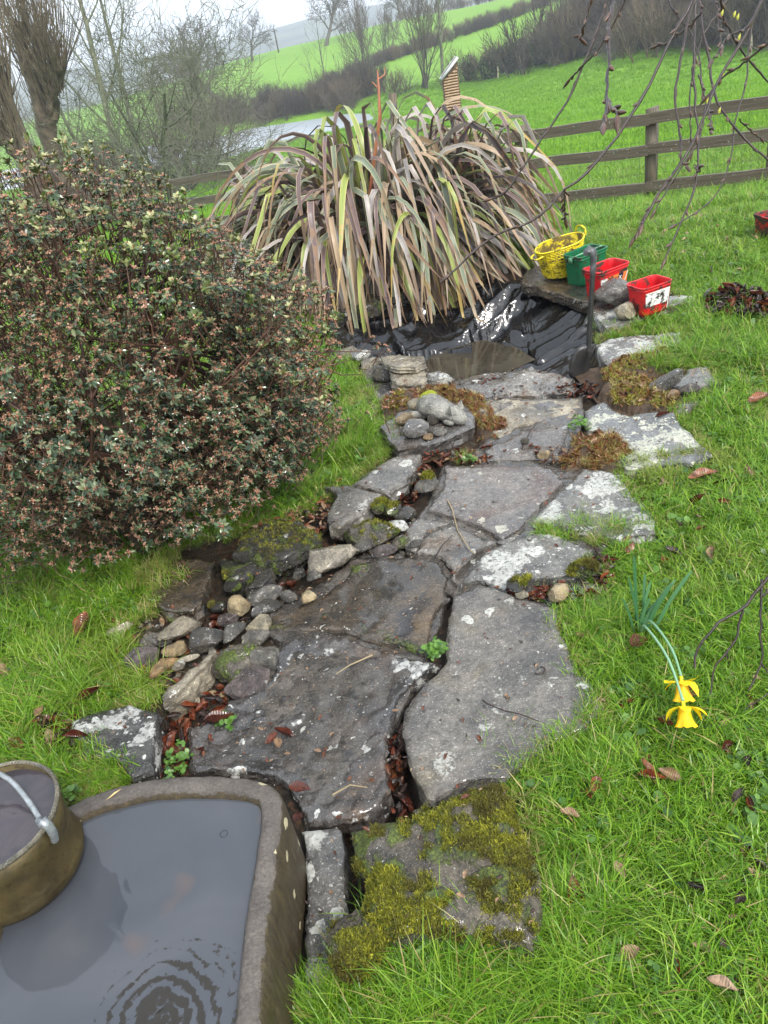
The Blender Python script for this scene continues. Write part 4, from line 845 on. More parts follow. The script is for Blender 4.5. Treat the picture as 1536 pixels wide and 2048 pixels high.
for (px, py, w, dp, he, ro, m, lb, zb) in RK: rock(px, py, w, dp, he, ro, m, lb, zb=zb, sub=3 if w < 70 else 4)
# flat top stone of the stack
slab('lower buff block of the stone stack beside the pond', [(778,742),(845,736),(856,756),(842,766),(800,772),(780,764)], S_TAN, .062, .065, rug=.005, name='stone_block', cat='stone', jag=.01)
slab('flat buff stone on top of the stack beside the pond', [(760,714),(775,709),(846,711),(851,724),(830,736),(792,734),(768,728)], S_TAN, .108, .042, rug=.004, name='flat_stone', cat='stone', jag=.008)
mb = slab('big square stone block cushioned with yellow-green moss beside the trough gap', [(700,1655),(744,1634),(800,1622),(865,1600),(943,1571),(1005,1564),(1022,1599),(1052,1669),(1080,1724),(1087,1800),(1062,1872),(960,1852),(860,1850),(779,1868),(732,1815),(728,1759),(708,1704)], S_MOSS, .125, .19, res=.012, rug=.012, edge=.02, soft=.035, name='stone_block', jag=.012)
mb2 = rock(720, 1885, 118, 1.0, .85, .2, S_MOSS, 'small rough mossy boulder at the corner of the mossy block', zb=.03, sub=4, rough=.3)
gapst = [slab('short mossy stone filling the end of the leafy crack', [(846,1604),(872,1620),(860,1640),(826,1640),(822,1618)], S_MOSS, .02, .07, res=.01)]

# sleeping cat ornament
CATM = stone('cat_stone', (.55, .53, .46), (.75, .72, .62), lich=.2, wet=.3, dark=.35, sc=3)
c0 = G(876, 822, .085); ct = empty('cat_ornament', (c0[0], c0[1], .055), -.95, 'pale weathered stone ornament of a curled sleeping cat with pricked ears', 'ornament')
def blob(name, c, s, parent, m, seed=0, sub=3, am=.05, rot=0):
    bm = bmesh.new(); bmesh.ops.create_icosphere(bm, subdivisions=sub, radius=1.); P = np.array([v.co[:] for v in bm.verts]); Fs = [[v.index for v in f_.verts] for f_ in bm.faces]; bm.free()
    P = P*(1+am*fbm(P[:, 0]*2.5+seed, P[:, 1]*2.5, P[:, 2]*2.5, 3, 3))[:, None]*np.array(s)
    c_, s_ = math.cos(rot), math.sin(rot); P[:, :2] = P[:, :2]@np.array([[c_, s_], [-s_, c_]]); return mesh(name, P+np.array(c), Fs, m, parent, True)
# body, head, ears and feet as one carved piece
bm = bmesh.new(); rs_ = [(-.075, .012, .026, .036), (-.055, 0, .036, .046), (-.02, -.004, .04, .048), (.015, -.006, .038, .045), (.045, -.004, .033, .038), (.07, 0, .03, .034), (.092, .002, .027, .032), (.108, .002, .022, .025), (.12, .002, .017, .015)]
n_ = 20; V = []
for (x_, y_, z_, r_) in rs_:
    for k in range(n_):
        a = 2*math.pi*k/n_; V.append((x_, y_+r_*math.cos(a), max(.0, z_+r_*.85*math.sin(a))))
Q = [[r*n_+c, r*n_+(c+1) % n_, (r+1)*n_+(c+1) % n_, (r+1)*n_+c] for r in range(len(rs_)-1) for c in range(n_)]+[list(range(n_))[::-1], [(len(rs_)-1)*n_+k for k in range(n_)]]
V = np.array(V); V += (fbm(V[:, 0]*30, V[:, 1]*30, V[:, 2]*30, 4)[:, None])*.003; ct.scale = (1.3, 1.3, 1.3); mesh('body', V, Q, CATM, ct, True)
for s in (-1, 1):
    e = np.array([.088, s*.02, .052]); V = np.array([e+(-.010, -.011, 0), e+(-.010, .011, 0), e+(.012, .009, -.006), e+(.012, -.009, -.006), e+(.004, s*.008, .026)])
    mesh('ear', V, [[0, 1, 2, 3], [0, 4, 1], [1, 4, 2], [2, 4, 3], [3, 4, 0]], CATM, ct)
MOSSY = NT('bright_moss'); co = MOSSY.coords(); MOSSY = MOSSY.fin(MOSSY.ramp(MOSSY.noise(co, 160, 4, .7), (.3, (.10, .13, .004)), (.7, (.38, .42, .012))), .9, MOSSY.bump(MOSSY.noise(co, 150, 4, .7), .01, 1.))
blob('moss_cushion', (-.052, .012, .062), (.026, .034, .016), ct, MOSSY, 3, 3, .25); blob('front_paw', (.075, -.028, .012), (.025, .012, .011), ct, CATM, 5); blob('tail', (-.05, -.042, .014), (.05, .014, .014), ct, CATM, 7, rot=.4)

# ------------------------------------------------------------------ grass
GREEN = ((.0, (.055, .14, .008)), (.35, (.11, .245, .012)), (.7, (.17, .34, .018)), (1., (.30, .43, .05)))
GM = leafmat('grass_blade', GREEN, .32, .3, patch=(1.3, .55, .72, (.24, .24, .05)), island=True, spec=.35)
GF = leafmat('field_grass', ((0., (.11, .25, .012)), (.5, (.16, .34, .018)), (1., (.24, .42, .03))), .4, .3, patch=(.25, .5, .7, (.12, .25, .02)), island=True, spec=.2)
DRYM = leafmat('dry_grass', ((0., (.22, .16, .05)), (.5, (.38, .31, .11)), (1., (.5, .45, .2))), .5, .25, island=True)
WEEDM = leafmat('weed_leaf', ((0., (.04, .11, .02)), (1., (.13, .26, .04))), .4, .25, island=True)
def blade(V, Q, b, ang, L, w, lean, rs, seg=3, droop=1.):
    d = np.array([math.cos(ang), math.sin(ang)]); s = np.array([-d[1], d[0], 0])*w/2; n0 = len(V); p = np.array(b, float); el = math.pi/2-lean*.4
    for k in range(seg+1):
        t = k/seg; ww = (1-t**1.6) if k < seg else 0.
        if k < seg: V.append(p-s*ww); V.append(p+s*ww)
        else: V.append(p.copy())
        p = p+np.array([d[0]*math.cos(el), d[1]*math.cos(el), math.sin(el)])*L/seg; el -= (lean*droop)*1.25/seg
    for k in range(seg-1): Q.append([n0+2*k, n0+2*k+1, n0+2*k+3, n0+2*k+2])
    Q.append([n0+2*seg-2, n0+2*seg-1, n0+2*seg])
def tuft(name, nb, rad, L0, L1, w, mat, seed, lean=(.2, 1.3), bias=None, dry=0., seg=3):
    rs = np.random.RandomState(seed); V, Q, mi = [], [], []
    for k in range(nb):
        r = rad*math.sqrt(rs.rand()); a = rs.rand()*6.283; ang = rs.rand()*6.283 if bias is None else bias+rs.normal()*.9
        q0 = len(Q); blade(V, Q, (r*math.cos(a), r*math.sin(a), -.004), ang, rs.uniform(L0, L1), w*rs.uniform(.7, 1.3), rs.uniform(*lean), rs, seg); mi += [1 if rs.rand() < dry else 0]*(len(Q)-q0)
    return mesh(name, V, Q, [mat, DRYM], link=False, mi=mi)
tv = [tuft('t', 34, .035, .03, .075, .0030, GM, k, (.5, 1.7), dry=.06) for k in range(4)]+[tuft('t', 30, .04, .05, .11, .0034, GM, 20+k, (.8, 2.0), bias=k*1.1, dry=.05) for k in range(4)]+[tuft('t', 34, .04, .025, .065, .0024, GM, 40+k, (.8, 2.), dry=.55) for k in range(2)]
# small clover-like weeds
def weed(seed, n=9, R=.03, s=.009):
    rs = np.random.RandomState(seed); V, Q = [], []
    for k in range(n):
        a = rs.rand()*6.283; r = R*rs.rand()**.6; c = np.array([r*math.cos(a), r*math.sin(a), .008+rs.rand()*.02]); q = rs.uniform(.6, 1.3)*s; n0 = len(V); tl = rs.uniform(-.5, .5, 2)
        for j in range(6): b = j*6.283/6; V.append(c+np.array([q*math.cos(b), q*math.sin(b), q*(tl[0]*math.cos(b)+tl[1]*math.sin(b))]))
        Q.append([n0+j for j in range(6)]); V += [c, (c[0]*.2, c[1]*.2, -.004), (c[0]*.2+.001, c[1]*.2, -.004)]; Q.append([n0+6, n0+7, n0+8])
    return mesh('w', V, Q, WEEDM, link=False)
tv += [weed(70), weed(71)]
slabtops = [(np.array(p), t) for p, t in SLABS]
TROUGH_O = [tuple(p) for p in O+Nn*0] if False else out
def grass_ok(x, y):
    bad = inpoly(x, y, PAVED)
    for p, t in slabtops: bad |= inpoly(x, y, p)
    bad |= inpoly(x, y, TROUGH_O); return ~bad
def infr(P, m=330): u, v, w = proj(P); return (w > .2) & (u > -m) & (u < 1536+m) & (v > -m) & (v < 2048+m)
def spread(n, x0, x1, y0, y1, seed):
    rs = np.random.RandomState(seed); return rs.uniform(x0, x1, n), rs.uniform(y0, y1, n), rs
PT, RO, SC_, ID = [], [], [], []
def addg(x, y, rs, s0, s1, ids, tilt=.25, z=None, sy=None):
    P = np.column_stack([x, y, H(x, y) if z is None else z]); k = infr(P); P = P[k]; n = len(P)
    PT.append(P); RO.append(np.column_stack([rs.normal(0, tilt, n), rs.normal(0, tilt, n), rs.uniform(0, 6.283, n)])); SC_.append(rs.uniform(s0, s1, n)); ID.append(rs.choice(ids, n))
edge_all = [PAVED]
for (x0, x1, y0, y1, dens, s0, s1, sd) in ((-2.2, 2.2, .2, 2.6, 1900, .55, 1.15, 1), (-3.4, 4., 2.6, 6.2, 850, .7, 1.3, 2)):
    x, y, rs = spread(int((x1-x0)*(y1-y0)*dens), x0, x1, y0, y1, sd); k = grass_ok(x, y); x, y = x[k], y[k]
    # worn, muddy sward right of the tubs and thin patches near the paving
    de = pdist(x, y, PAVED); th = fbm(x*2.4, y*2.4, 0, 33)
    keep = rs.rand(len(x)) < np.clip(.35+de*9, 0, 1)*np.clip(1.25-1.1*np.clip(th-.08, 0, 1)*2, .45, 1); x, y = x[keep], y[keep]
    dry = (fbm(x*1.7, y*1.7, 0, 36)+fbm(x*8, y*8, 0, 37)*.4 > .26) | (pdist(x, y, PAVED) < .035)
    addg(x[~dry], y[~dry], rs, s0, s1, [0,1,2,3,4,5,6,7,0,1,2,3,4,5,6,7,10,11]); addg(x[dry], y[dry], rs, s0*.8, s1*.9, [8, 9, 8, 9, 0, 1, 10])
# tufts creeping over slab edges
x, y, rs = spread(60000, -2, 2.6, .3, 5., 9); de = pdist(x, y, PAVED); k = inpoly(x, y, PAVED) & (de < .05*rs.rand(len(x))) & ~inpoly(x, y, POND) & ~inpoly(x, y, TROUGH_O); x, y = x[k], y[k]
zz = np.zeros(len(x))
for p, t in slabtops: zz = np.maximum(zz, np.where(inpoly(x, y, p), min(t, .05)-.01, 0))
k = (zz < .04) | (rs.rand(len(x)) < .4); addg(x[k], y[k], rs, .5, .95, [8, 9, 0, 1, 2, 3, 8], z=np.maximum(H(x, y), zz)[k])
x, y, rs = spread(70000, -9, 9, 6.2, 13, 4); addg(x, y, rs, 1.3, 2.3, [0, 1, 2, 3, 4, 5, 6, 7], .2)
gr = scatter('lawn_grass', np.concatenate(PT), np.concatenate(RO), np.concatenate(SC_), np.concatenate(ID), tv); tag(gr, 'rough wet green lawn grass round the paving', 'grass', kind='stuff')
ft = [tuft('f', 16, .12, .10, .2, .012, GF, 60+k, (.6, 1.6), seg=2) for k in range(4)]
PT, RO, SC_, ID = [], [], [], []
x, y, rs = spread(90000, -14, 26, 9, 34, 5); k = rs.rand(len(x)) < np.clip(1.6-y/28, .25, 1); addg(x[k], y[k], rs, .6, 1.15, [0, 1, 2, 3], .15)
x, y, rs = spread(70000, -32, 60, 34, 84, 6); k = ~inpoly(x, y, LAKE); addg(x[k], y[k], rs, .9, 1.7, [0, 1, 2, 3], .15)
fg = scatter('field_grass', np.concatenate(PT), np.concatenate(RO), np.concatenate(SC_), np.concatenate(ID), ft); tag(fg, 'bright green pasture grass beyond the fence', 'grass', kind='stuff')
# longer tussocks: (px, py, n, length, spread, dry, bias)
tl = [tuft('l', 60, .05, .10, .20, .0032, GM, 80+k, (.7, 1.9), dry=.08, seg=5) for k in range(3)]+[tuft('l', 55, .03, .06, .13, .0026, GM, 90+k, (.6, 1.8), dry=.5, seg=4) for k in range(2)]
PT, RO, SC_, ID = [], [], [], []; rs = np.random.RandomState(8)
for (px, py, n, sp, sc_, ids, zz) in ((800,2010,40,.11,.8,[0,1,2],0), (900,1960,50,.12,.9,[0,1,2],0), (1010,1990,36,.12,.9,[0,1,2],0), (670,2045,20,.05,.7,[0,1,2],0), (850,2040,40,.12,1,[0,1,2],0), (1130,1900,24,.1,.8,[0,1,2],0), (1000,1905,14,.06,.7,[0,1,2],0),
    (690,870,50,.08,.6,[0,1,2],0), (662,800,34,.06,.5,[0,1,2],0), (700,905,34,.09,.6,[0,1,2],0),  (60,1420,50,.2,.9,[0,1,2],0), (150,1340,30,.15,.8,[0,1,2],0), (330,1160,20,.08,.7,[3,4],.03), (1200,1070,26,.09,.5,[3,4,0],.01), (1110,1062,16,.05,.45,[3,4,0],.01), (930,912,6,.02,.6,[3,4],0),
    (1300,735,16,.08,.6,[0,1],.02), (1240,660,20,.14,.5,[3,4],0), (1430,700,40,.3,.9,[0,1,2],0), (1300,422,26,.14,1.1,[0,1,3],None), (1200,432,26,.3,1.,[0,1,3],None), (1480,400,20,.2,1,[0,1,2],None), (1350,430,20,.3,.8,[0,1,2],None), (1180,1240,24,.08,.6,[0,1],0), (1060,1500,30,.08,.55,[0,1,3],0), (1150,1470,26,.08,.6,[0,1],0), (260,1590,20,.06,.5,[3,4],0), (200,1570,20,.07,.5,[3,4,0],0), (1205,640,14,.05,.6,[0,3],0)):
    c = G(px, py, 0) if zz is not None else hit(px, py, 4)
    x = c[0]+rs.normal(0, sp*.6, n); y = c[1]+rs.normal(0, sp*.6, n); addg(x, y, rs, sc_*.7, sc_*1.15, ids, .2, z=(H(x, y) if not zz else np.full(n, zz)))
lg = scatter('long_grass', np.concatenate(PT), np.concatenate(RO), np.concatenate(SC_), np.concatenate(ID), tl); tag(lg, 'longer drooping grass tussocks at the edges of the stones', 'grass', kind='stuff')

# moss cushions on the big block and neighbours
MS = leafmat('moss_tip', ((0., (.05, .06, .008)), (.45, (.15, .16, .01)), (1., (.40, .39, .03))), .7, .2, patch=(14, .45, .6, (.055, .04, .012)))
ms = [tuft('m', 14, .007, .005, .012, .0022, MS, 110+k, (.2, 1.2), seg=2) for k in range(3)]
PT, RO, SC_, ID = [], [], [], []; rs = np.random.RandomState(12)
def moss_on(o, n, thr, seed, zmin=.2, sc=1.):
    me = o.data; nv = len(me.polygons); ar = np.array([p.area for p in me.polygons]); nz = np.array([p.normal.z for p in me.polygons]); c = np.array([p.center[:] for p in me.polygons]); ar = ar*(nz > zmin); pick = rs.choice(nv, n, p=ar/ar.sum()); P = np.array((o.matrix_world@Matrix.Identity(4)).translation)*0+c[pick]
    R3 = np.array(o.rotation_euler.to_matrix()); P = P@R3.T+np.array(o.location)+rs.uniform(-.006, .006, (n, 3))*[1, 1, .2]
    k = fbm(P[:, 0]*9, P[:, 1]*9, 0, seed, 4)+.35*fbm(P[:, 0]*45, P[:, 1]*45, 0, seed+2, 2) > thr; P = P[k]; n = len(P)
    PT.append(P); RO.append(np.column_stack([rs.normal(0, .3, n), rs.normal(0, .3, n), rs.uniform(0, 6.28, n)])); SC_.append(rs.uniform(.6, 1.4, n)*sc); ID.append(rs.randint(0, 3, n))
moss_on(mb, 13000, .10, 44); moss_on(mb2, 2500, .05, 45)
for o in [o for o in COL.objects if o.type == 'MESH' and o.data.materials and o.data.materials[0] in (S_MOSS, S_MOSSD) and o not in (mb, mb2)]: moss_on(o, 700, .12, 46, .5)
mo = scatter('moss', np.concatenate(PT), np.concatenate(RO), np.concatenate(SC_), np.concatenate(ID), ms); tag(mo, 'yellow-green moss growing on the stone blocks', 'moss', kind='stuff')

# ------------------------------------------------------------------ fallen leaves
def leafmesh(name, L, w, curl, seed, mat):
    rs = np.random.RandomState(seed); V, Q = [], []; nu, nv = 8, 5
    for i in range(nu+1):
        t = i/nu; ww = w/2*max(.04, math.sin(math.pi*t**.85))**.8
        for j in range(nv):
            u = j/(nv-1)*2-1; z = curl*L*(.35*abs(u)**1.4*math.sin(math.pi*t)+.18*(2*t-1)**2)+.03*L*math.sin(t*9+u*3+seed)
            V.append(((t-.5)*L, u*ww*(1-.3*abs(curl)), z+.003))
    for i in range(nu):
        for j in range(nv-1): a = i*nv+j; Q.append([a, a+1, a+nv+1, a+nv])
    return mesh(name, V, Q, mat, link=False, smooth=True)
def leafm(name, c1, c2, rough=.3):
    N = NT(name); co = N.coords(); oi = N.n('ShaderNodeObjectInfo'); col = N.mix(oi.outputs['Random'], c1, c2)
    col = N.mix(N.step(N.noise(co, 60, 4, .6), .4, .7), col, tuple(x*.35 for x in c1))
    wv = N.n('ShaderNodeTexWave'); wv.inputs['Scale'].default_value = 70; wv.inputs['Distortion'].default_value = 1; N.t.links.new(co, wv.inputs['Vector'])
    return N.fin(col, rough, N.bump(wv.outputs['Fac'], .002, .5), Specular_IOR_Level=.5)
LB = leafm('wet_brown_leaf', (.10, .032, .015), (.26, .09, .035), .22); LR = leafm('wet_red_leaf', (.07, .018, .011), (.24, .062, .025), .2); LT = leafm('tan_leaf', (.26, .15, .08), (.40, .27, .17), .45); LD = leafm('black_leaf', (.022, .014, .012), (.07, .04, .03), .25)
lv_ = [leafmesh('v', L, w, c, s, m) for s, (L, w, c, m) in enumerate(((.06, .032, .6, LB), (.05, .03, -.5, LB), (.055, .026, 1., LR), (.045, .03, .4, LR), (.05, .028, .8, LD), (.04, .024, -.7, LD), (.05, .03, .7, LT), (.03, .01, .2, LT)))]
PT, RO, SC_, ID = [], [], [], []; rs = np.random.RandomState(21)
def litter(poly_px, n, ids, z0=None, s0=.5, s1=1., zj=.02, tilt=.5, line=None, wd=.03):
    if line is not None:
        W_ = np.array(line); k = rs.uniform(0, len(W_)-1, n); x = np.interp(k, np.arange(len(W_)), W_[:, 0])+rs.normal(0, wd, n); y = np.interp(k, np.arange(len(W_)), W_[:, 1])+rs.normal(0, wd, n)
    else:
        W_ = np.array(wpoly(poly_px)); lo, hi = W_.min(0), W_.max(0); x = rs.uniform(lo[0], hi[0], n*3); y = rs.uniform(lo[1], hi[1], n*3); k = inpoly(x, y, W_); x, y = x[k][:n], y[k][:n]
    n = len(x); z = (H(x, y) if z0 is None else np.full(n, z0))+rs.uniform(.002, zj, n)
    PT.append(np.column_stack([x, y, z])); RO.append(np.column_stack([rs.normal(0, tilt, n), rs.normal(0, tilt, n), rs.uniform(0, 6.28, n)])); SC_.append(rs.uniform(s0, s1, n)); ID.append(rs.choice(ids, n))
litter(0, 190, [0,1,2,3,4,2,3], line=CHAN, z0=-.085, wd=.026, zj=.03, s1=.95); litter(0, 95, [2,3,4,5,0,4], line=GAP2[:5], z0=-.05, wd=.014, zj=.06, s0=.4, s1=.8, tilt=.8)
litter([(370,1380),(460,1370),(470,1420),(430,1500),(330,1530),(320,1470)], 110, [0,2,3,2,4], z0=-.06, zj=.06, s0=.6, s1=1.05)
litter([(850,905),(980,890),(985,925),(880,930),(830,1000),(800,1010)], 80, [0,2,3,6], z0=-.02, zj=.03, s0=.4, s1=.8)
litter([(1075,930),(1060,900),(1130,900),(1140,940)], 40, [0,2,4,6], z0=0, zj=.02, s0=.3, s1=.6)
litter([(1120,1185),(1010,1175),(1020,1205),(1130,1215),(1225,1190),(1230,1120),(1190,1130),(1190,1190)], 110, [0,2,3,4,2], z0=.0, zj=.03, s0=.4, s1=.8)
litter([(1110,760),(1180,768),(1215,780),(1190,800),(1120,790)], 90, [4,5,2,3,0], z0=-.02, zj=.03, s0=.5, s1=.9)
litter([(900,765),(1060,735),(1160,765),(1150,800),(960,800)], 130, [4,5,2,3,7], z0=.004, zj=.012, s0=.25, s1=.6, tilt=.15)
litter([(700,950),(640,1000),(560,1040),(480,1060),(640,1080),(680,1040),(650,1010)], 260, [7,7,6,5,1], z0=.005, zj=.02, s0=.3, s1=.8)
litter([(1415,605),(1470,595),(1540,600),(1560,640),(1480,650),(1420,635)], 260, [4,5,4,2,4], zj=.06, s0=.8, s1=1.5)
litter([(80,1450),(150,1440),(170,1510),(110,1500)], 60, [4,5,2,0,6], zj=.05, s0=.8, s1=1.2)
litter([(1000,960),(1480,930),(1500,1010),(1250,1190),(1230,1290),(1536,1300),(1536,2048),(1100,2048),(1100,1850),(1250,1500)], 120, [0,2,4,5,6,7], zj=.03, s0=.5, s1=1.)
litter([(1230,940),(1270,990),(1330,1050),(1290,1000)], 40, [6,7,1], zj=.02, s0=.4, s1=.7)
litter([(1250,430),(1536,420),(1536,560),(1350,560)], 60, [7,6,5], zj=.04, s0=.6, s1=1.2)
litter([(230,1240),(320,1230),(440,1290),(400,1340),(330,1380),(250,1350)], 60, [6,0,2,7], zj=.03, s0=.4, s1=.8)
for p_, t_ in SLABS:                                   # chaff and scraps lying on the slabs
    q_ = np.array(p_); lo, hi = q_.min(0), q_.max(0); A_ = (hi-lo).prod(); n = int(26*A_/.1)+2
    x = rs.uniform(lo[0], hi[0], n); y = rs.uniform(lo[1], hi[1], n); k = inpoly(x, y, p_); n = int(k.sum())
    if t_ < .2: PT.append(np.column_stack([x[k], y[k], np.full(n, t_+.004)])); RO.append(np.column_stack([rs.normal(0, .1, n), rs.normal(0, .1, n), rs.uniform(0, 6.28, n)])); SC_.append(rs.uniform(.12, .42, n)); ID.append(rs.choice([7, 7, 6, 5, 7, 0], n))
ll = scatter('leaf_litter', np.concatenate(PT), np.concatenate(RO), np.concatenate(SC_), np.concatenate(ID), lv_); tag(ll, 'wet brown and red leaf litter in the gaps and on the grass', 'leaf litter', kind='stuff')
LFS = [(1274, 1289, 62, 0, 'brown leaf under the daffodil leaves'),
 (1405, 955, 54, 0, 'rust leaf in the upper of the right-hand grass'),
 (1440, 968, 46, 3, 'curled red-brown leaf in the grass right of the cream lichen slab'),
 (1398, 1006, 40, 2, 'small rust leaf right of the fan shaped pale slab'),
 (1345, 1110, 44, 4, 'dark leaf in the grass between fan slab and right edge'),
 (1260, 1095, 36, 1, 'brown leaf just below the fan shaped slab corner'),
 (1425, 1110, 40, 6, 'tan leaf in the grass above the daffodil, towards the right'),
 (1500, 940, 40, 1, 'brown leaf at the right edge level with the cream lichen slab'),
 (1518, 800, 44, 0, 'brown leaf at the right edge below the dark leaf pile'),
 (1300, 1560, 56, 2, 'dark red leaf pair centre of the lower right grass'),
 (1292, 1545, 50, 0, 'brown leaf touching the dark red leaf of the pair'),
 (1340, 1552, 52, 6, 'pale brown oval leaf beside the dark red pair'),
 (1330, 1452, 44, 2, 'dark red leaf in the grass just under the lower daffodil flower'),
 (1190, 1570, 44, 0, 'brown leaf in the grass right of the largest slab end'),
 (1184, 1590, 36, 2, 'dark red leaf just below the brown one by the slab end'),
 (1140, 1628, 46, 6, 'dry tan leaf at the right of the mossy block top'),
 (1240, 1742, 44, 6, 'grey-pink leaf in the clover'),
 (1150, 1790, 70, 0, 'large brown leaf right of the mossy block'),
 (1262, 1908, 60, 6, 'big veined tan leaf low in the right grass'),
 (1442, 1976, 66, 6, 'big pinkish brown leaf at the lower right corner'),
 (1475, 1800, 50, 4, 'black leaf in the grass near the right edge, above the pinkish corner leaf'),
 (1392, 1770, 40, 4, 'black leaf between the clover leaf and the right edge'),
 (1450, 1500, 44, 2, 'dark red leaf right of and below the daffodil flowers'),
 (1495, 1530, 40, 4, 'black leaf at the right edge below the daffodil height'),
 (438, 1450, 66, 2, 'long wet orange-brown leaf upright in the channel by the trough'),
 (545, 1478, 40, 3, 'red flat leaf left of the pair on the black wet slab'),
 (565, 1472, 44, 2, 'red brown leaf of the pair on the black wet slab'),
 (555, 1490, 38, 6, 'tan leaf overlapping the pair on the black wet slab'),
 (600, 1580, 60, 3, 'flat red leaf stuck to the wet black slab near the trough'),
 (590, 1625, 44, 3, 'dark red leaf on the black slab close to the trough corner'),
 (186, 1395, 54, 2, 'dark red leaf at the top edge of the blotched slab'),
 (160, 1488, 50, 2, 'shiny red leaf on the blotched slab'),
 (36, 1490, 40, 0, 'brown leaf in the grass just above the pail'),
 (14, 1345, 40, 6, 'tan leaf standing in the grass at the left edge'),
 (165, 1255, 60, 0, 'brown leaf in the left grass above the rubble'),
 (790, 1590, 60, 2, 'curled glossy dark red leaf at the end of the crack'),
 (800, 1560, 50, 2, 'dark red leaf wedged upright in the leafy crack'),
 (785, 1500, 60, 0, 'brown leaf at the top of the leafy crack'),
 (820, 718, 26, 0, 'small orange leaf on the stack of stones'),
 (870, 920, 44, 3, 'bright orange-red leaf in the gap by the ragged slab'),
 (850, 935, 30, 3, 'small dark red leaf beside the bright orange one in the gap'),
 (1075, 1192, 26, 2, 'small red leaf between the two little cream stones'),
 (1325, 842, 30, 2, 'small rust leaf on the cracked cream lichen slab'),
 (1478, 1600, 44, 4, 'black leaf at the right edge beside the clover patch'),
 (1380, 1385, 36, 0, 'brown leaf beside the upper daffodil flower')]
for k, (px, py, w, vi, lb) in enumerate(LFS):
    if not w: continue
    c = G(px, py, .03); src = lv_[vi]; o = bpy.data.objects.new('fallen_leaf', src.data); COL.objects.link(o); d_ = (c-CAM)@_f; s = w*d_/F/.055
    gz = H(c[0], c[1]); onS = any(inpoly(np.array([c[0]]), np.array([c[1]]), p)[0] for p, t in SLABS); top_ = max([t for p, t in SLABS if inpoly(np.array([c[0]]), np.array([c[1]]), p)[0] and t < .2] or [gz])
    o.location = (c[0], c[1], top_+(.012 if onS else .032)); o.scale = (s, s, s); o.rotation_euler = (rs.normal()*.3, rs.normal()*.3, rs.uniform(0, 6.28))
    if lb: tag(o, lb, 'leaf')
    else:
        grp = 'loose leaves on the right lawn' if px > 1050 and py > 900 else 'loose leaves about the stones'
        tag(o, 'brown fallen leaf lying in the grass right of the path' if 'lawn' in grp else 'wet dark fallen leaf caught among the path stones', 'leaf', grp)

# ------------------------------------------------------------------ heaps of pulled weed and sedum
WR = leafmat('weed_red', ((0., (.10, .03, .012)), (.45, (.26, .10, .035)), (.75, (.34, .24, .07)), (1., (.16, .22, .03))), .5, .2, island=True)
WY = leafmat('weed_yellow', ((0., (.16, .07, .02)), (.4, (.26, .26, .03)), (.8, (.42, .42, .05)), (1., (.14, .22, .03))), .5, .2, island=True)
LH = []
def heap(label, pts, hgt, mats, n, seed, zb=0., s=1.):
    P0 = np.array(wpoly(pts)); cx, cy = P0.mean(0); rs = np.random.RandomState(seed); lo, hi = P0.min(0), P0.max(0); st = .012
    X, Y = np.meshgrid(np.arange(lo[0]-.02, hi[0]+.02, st), np.arange(lo[1]-.02, hi[1]+.02, st)); ii = inpoly(X, Y, P0); d = pdist(X, Y, P0)
    Z = np.where(ii, hgt*np.clip(d/.09, 0, 1)**.7*(1+1.1*fbm(X*13, Y*13, 0, seed, 4)), -.03)+zb; ny, nx = X.shape
    i = (np.arange(ny-1)[:, None]*nx+np.arange(nx-1)[None]).reshape(-1)
    o = mesh('weed_heap', np.stack([X-cx, Y-cy, Z], -1).reshape(-1, 3), np.stack([i, i+1, i+nx+1, i+nx], -1), plain('heap_soil', (.03, .018, .01), (.08, .045, .02), 30, .7, .6, 90), loc=(cx, cy, 0), smooth=True); tag(o, label, 'weed heap')
    n = int(n*1.6); k = rs.choice(np.flatnonzero(ii.ravel() & (d.ravel() > .004)), n); P = np.column_stack([X.ravel()[k]-cx, Y.ravel()[k]-cy, Z.ravel()[k]])+rs.uniform(-.008, .008, (n, 3))
    gk = fbm((P[:, 0]+cx)*17, (P[:, 1]+cy)*17, 0, seed+3, 3) > -.12; P = P[gk]; n = len(P); PT_ = (P[:max(8, n//9)]+[cx, cy, .012]); LH.append(PT_)
    vs = [tuft('h', 16, .012, .015, .045, .0042, m, seed+j, (.3, 2.2), seg=3) for j, m in enumerate(mats)]
    c = scatter('sprigs', P, np.column_stack([rs.normal(0, .9, n), rs.normal(0, .9, n), rs.uniform(0, 6.28, n)]), rs.uniform(.35, 1.1, n)*s, rs.randint(0, len(vs), n), vs, parent=o); c['kind'] = 'stuff'
heap('heap of pulled reddish brown weed between the two lichened slabs', [(1176,862),(1235,872),(1272,895),(1268,915),(1230,925),(1250,945),(1220,945),(1160,938),(1130,948),(1122,925),(1140,890)], .04, [WR, WR, WR, DRYM], 620, 200)
heap('yellow-green and brown weed spread over the ledge beyond the spade', [(1205,748),(1250,728),(1320,708),(1345,722),(1310,748),(1260,762),(1310,775),(1352,800),(1345,822),(1270,826),(1220,808),(1198,795),(1210,770)], .035, [WY, WR, WR, DRYM, WY], 900, 210, zb=.02)
heap('dark reddish weed and leaf debris curving round the cat slab', [(790,795),(850,780),(900,775),(960,798),(1000,835),(1018,855),(995,880),(960,878),(948,840),(930,812),(890,800),(830,800),(792,822),(770,820)], .024, [WR, WR, DRYM, WR], 800, 220)
heap('flattened clump of dark red sedum at the left of the cat ornament', [(775,815),(815,795),(835,800),(840,825),(800,835),(772,835)], .03, [WR, WR, WY], 160, 230, zb=.04)
P = np.concatenate(LH); n = len(P); rs = np.random.RandomState(60)
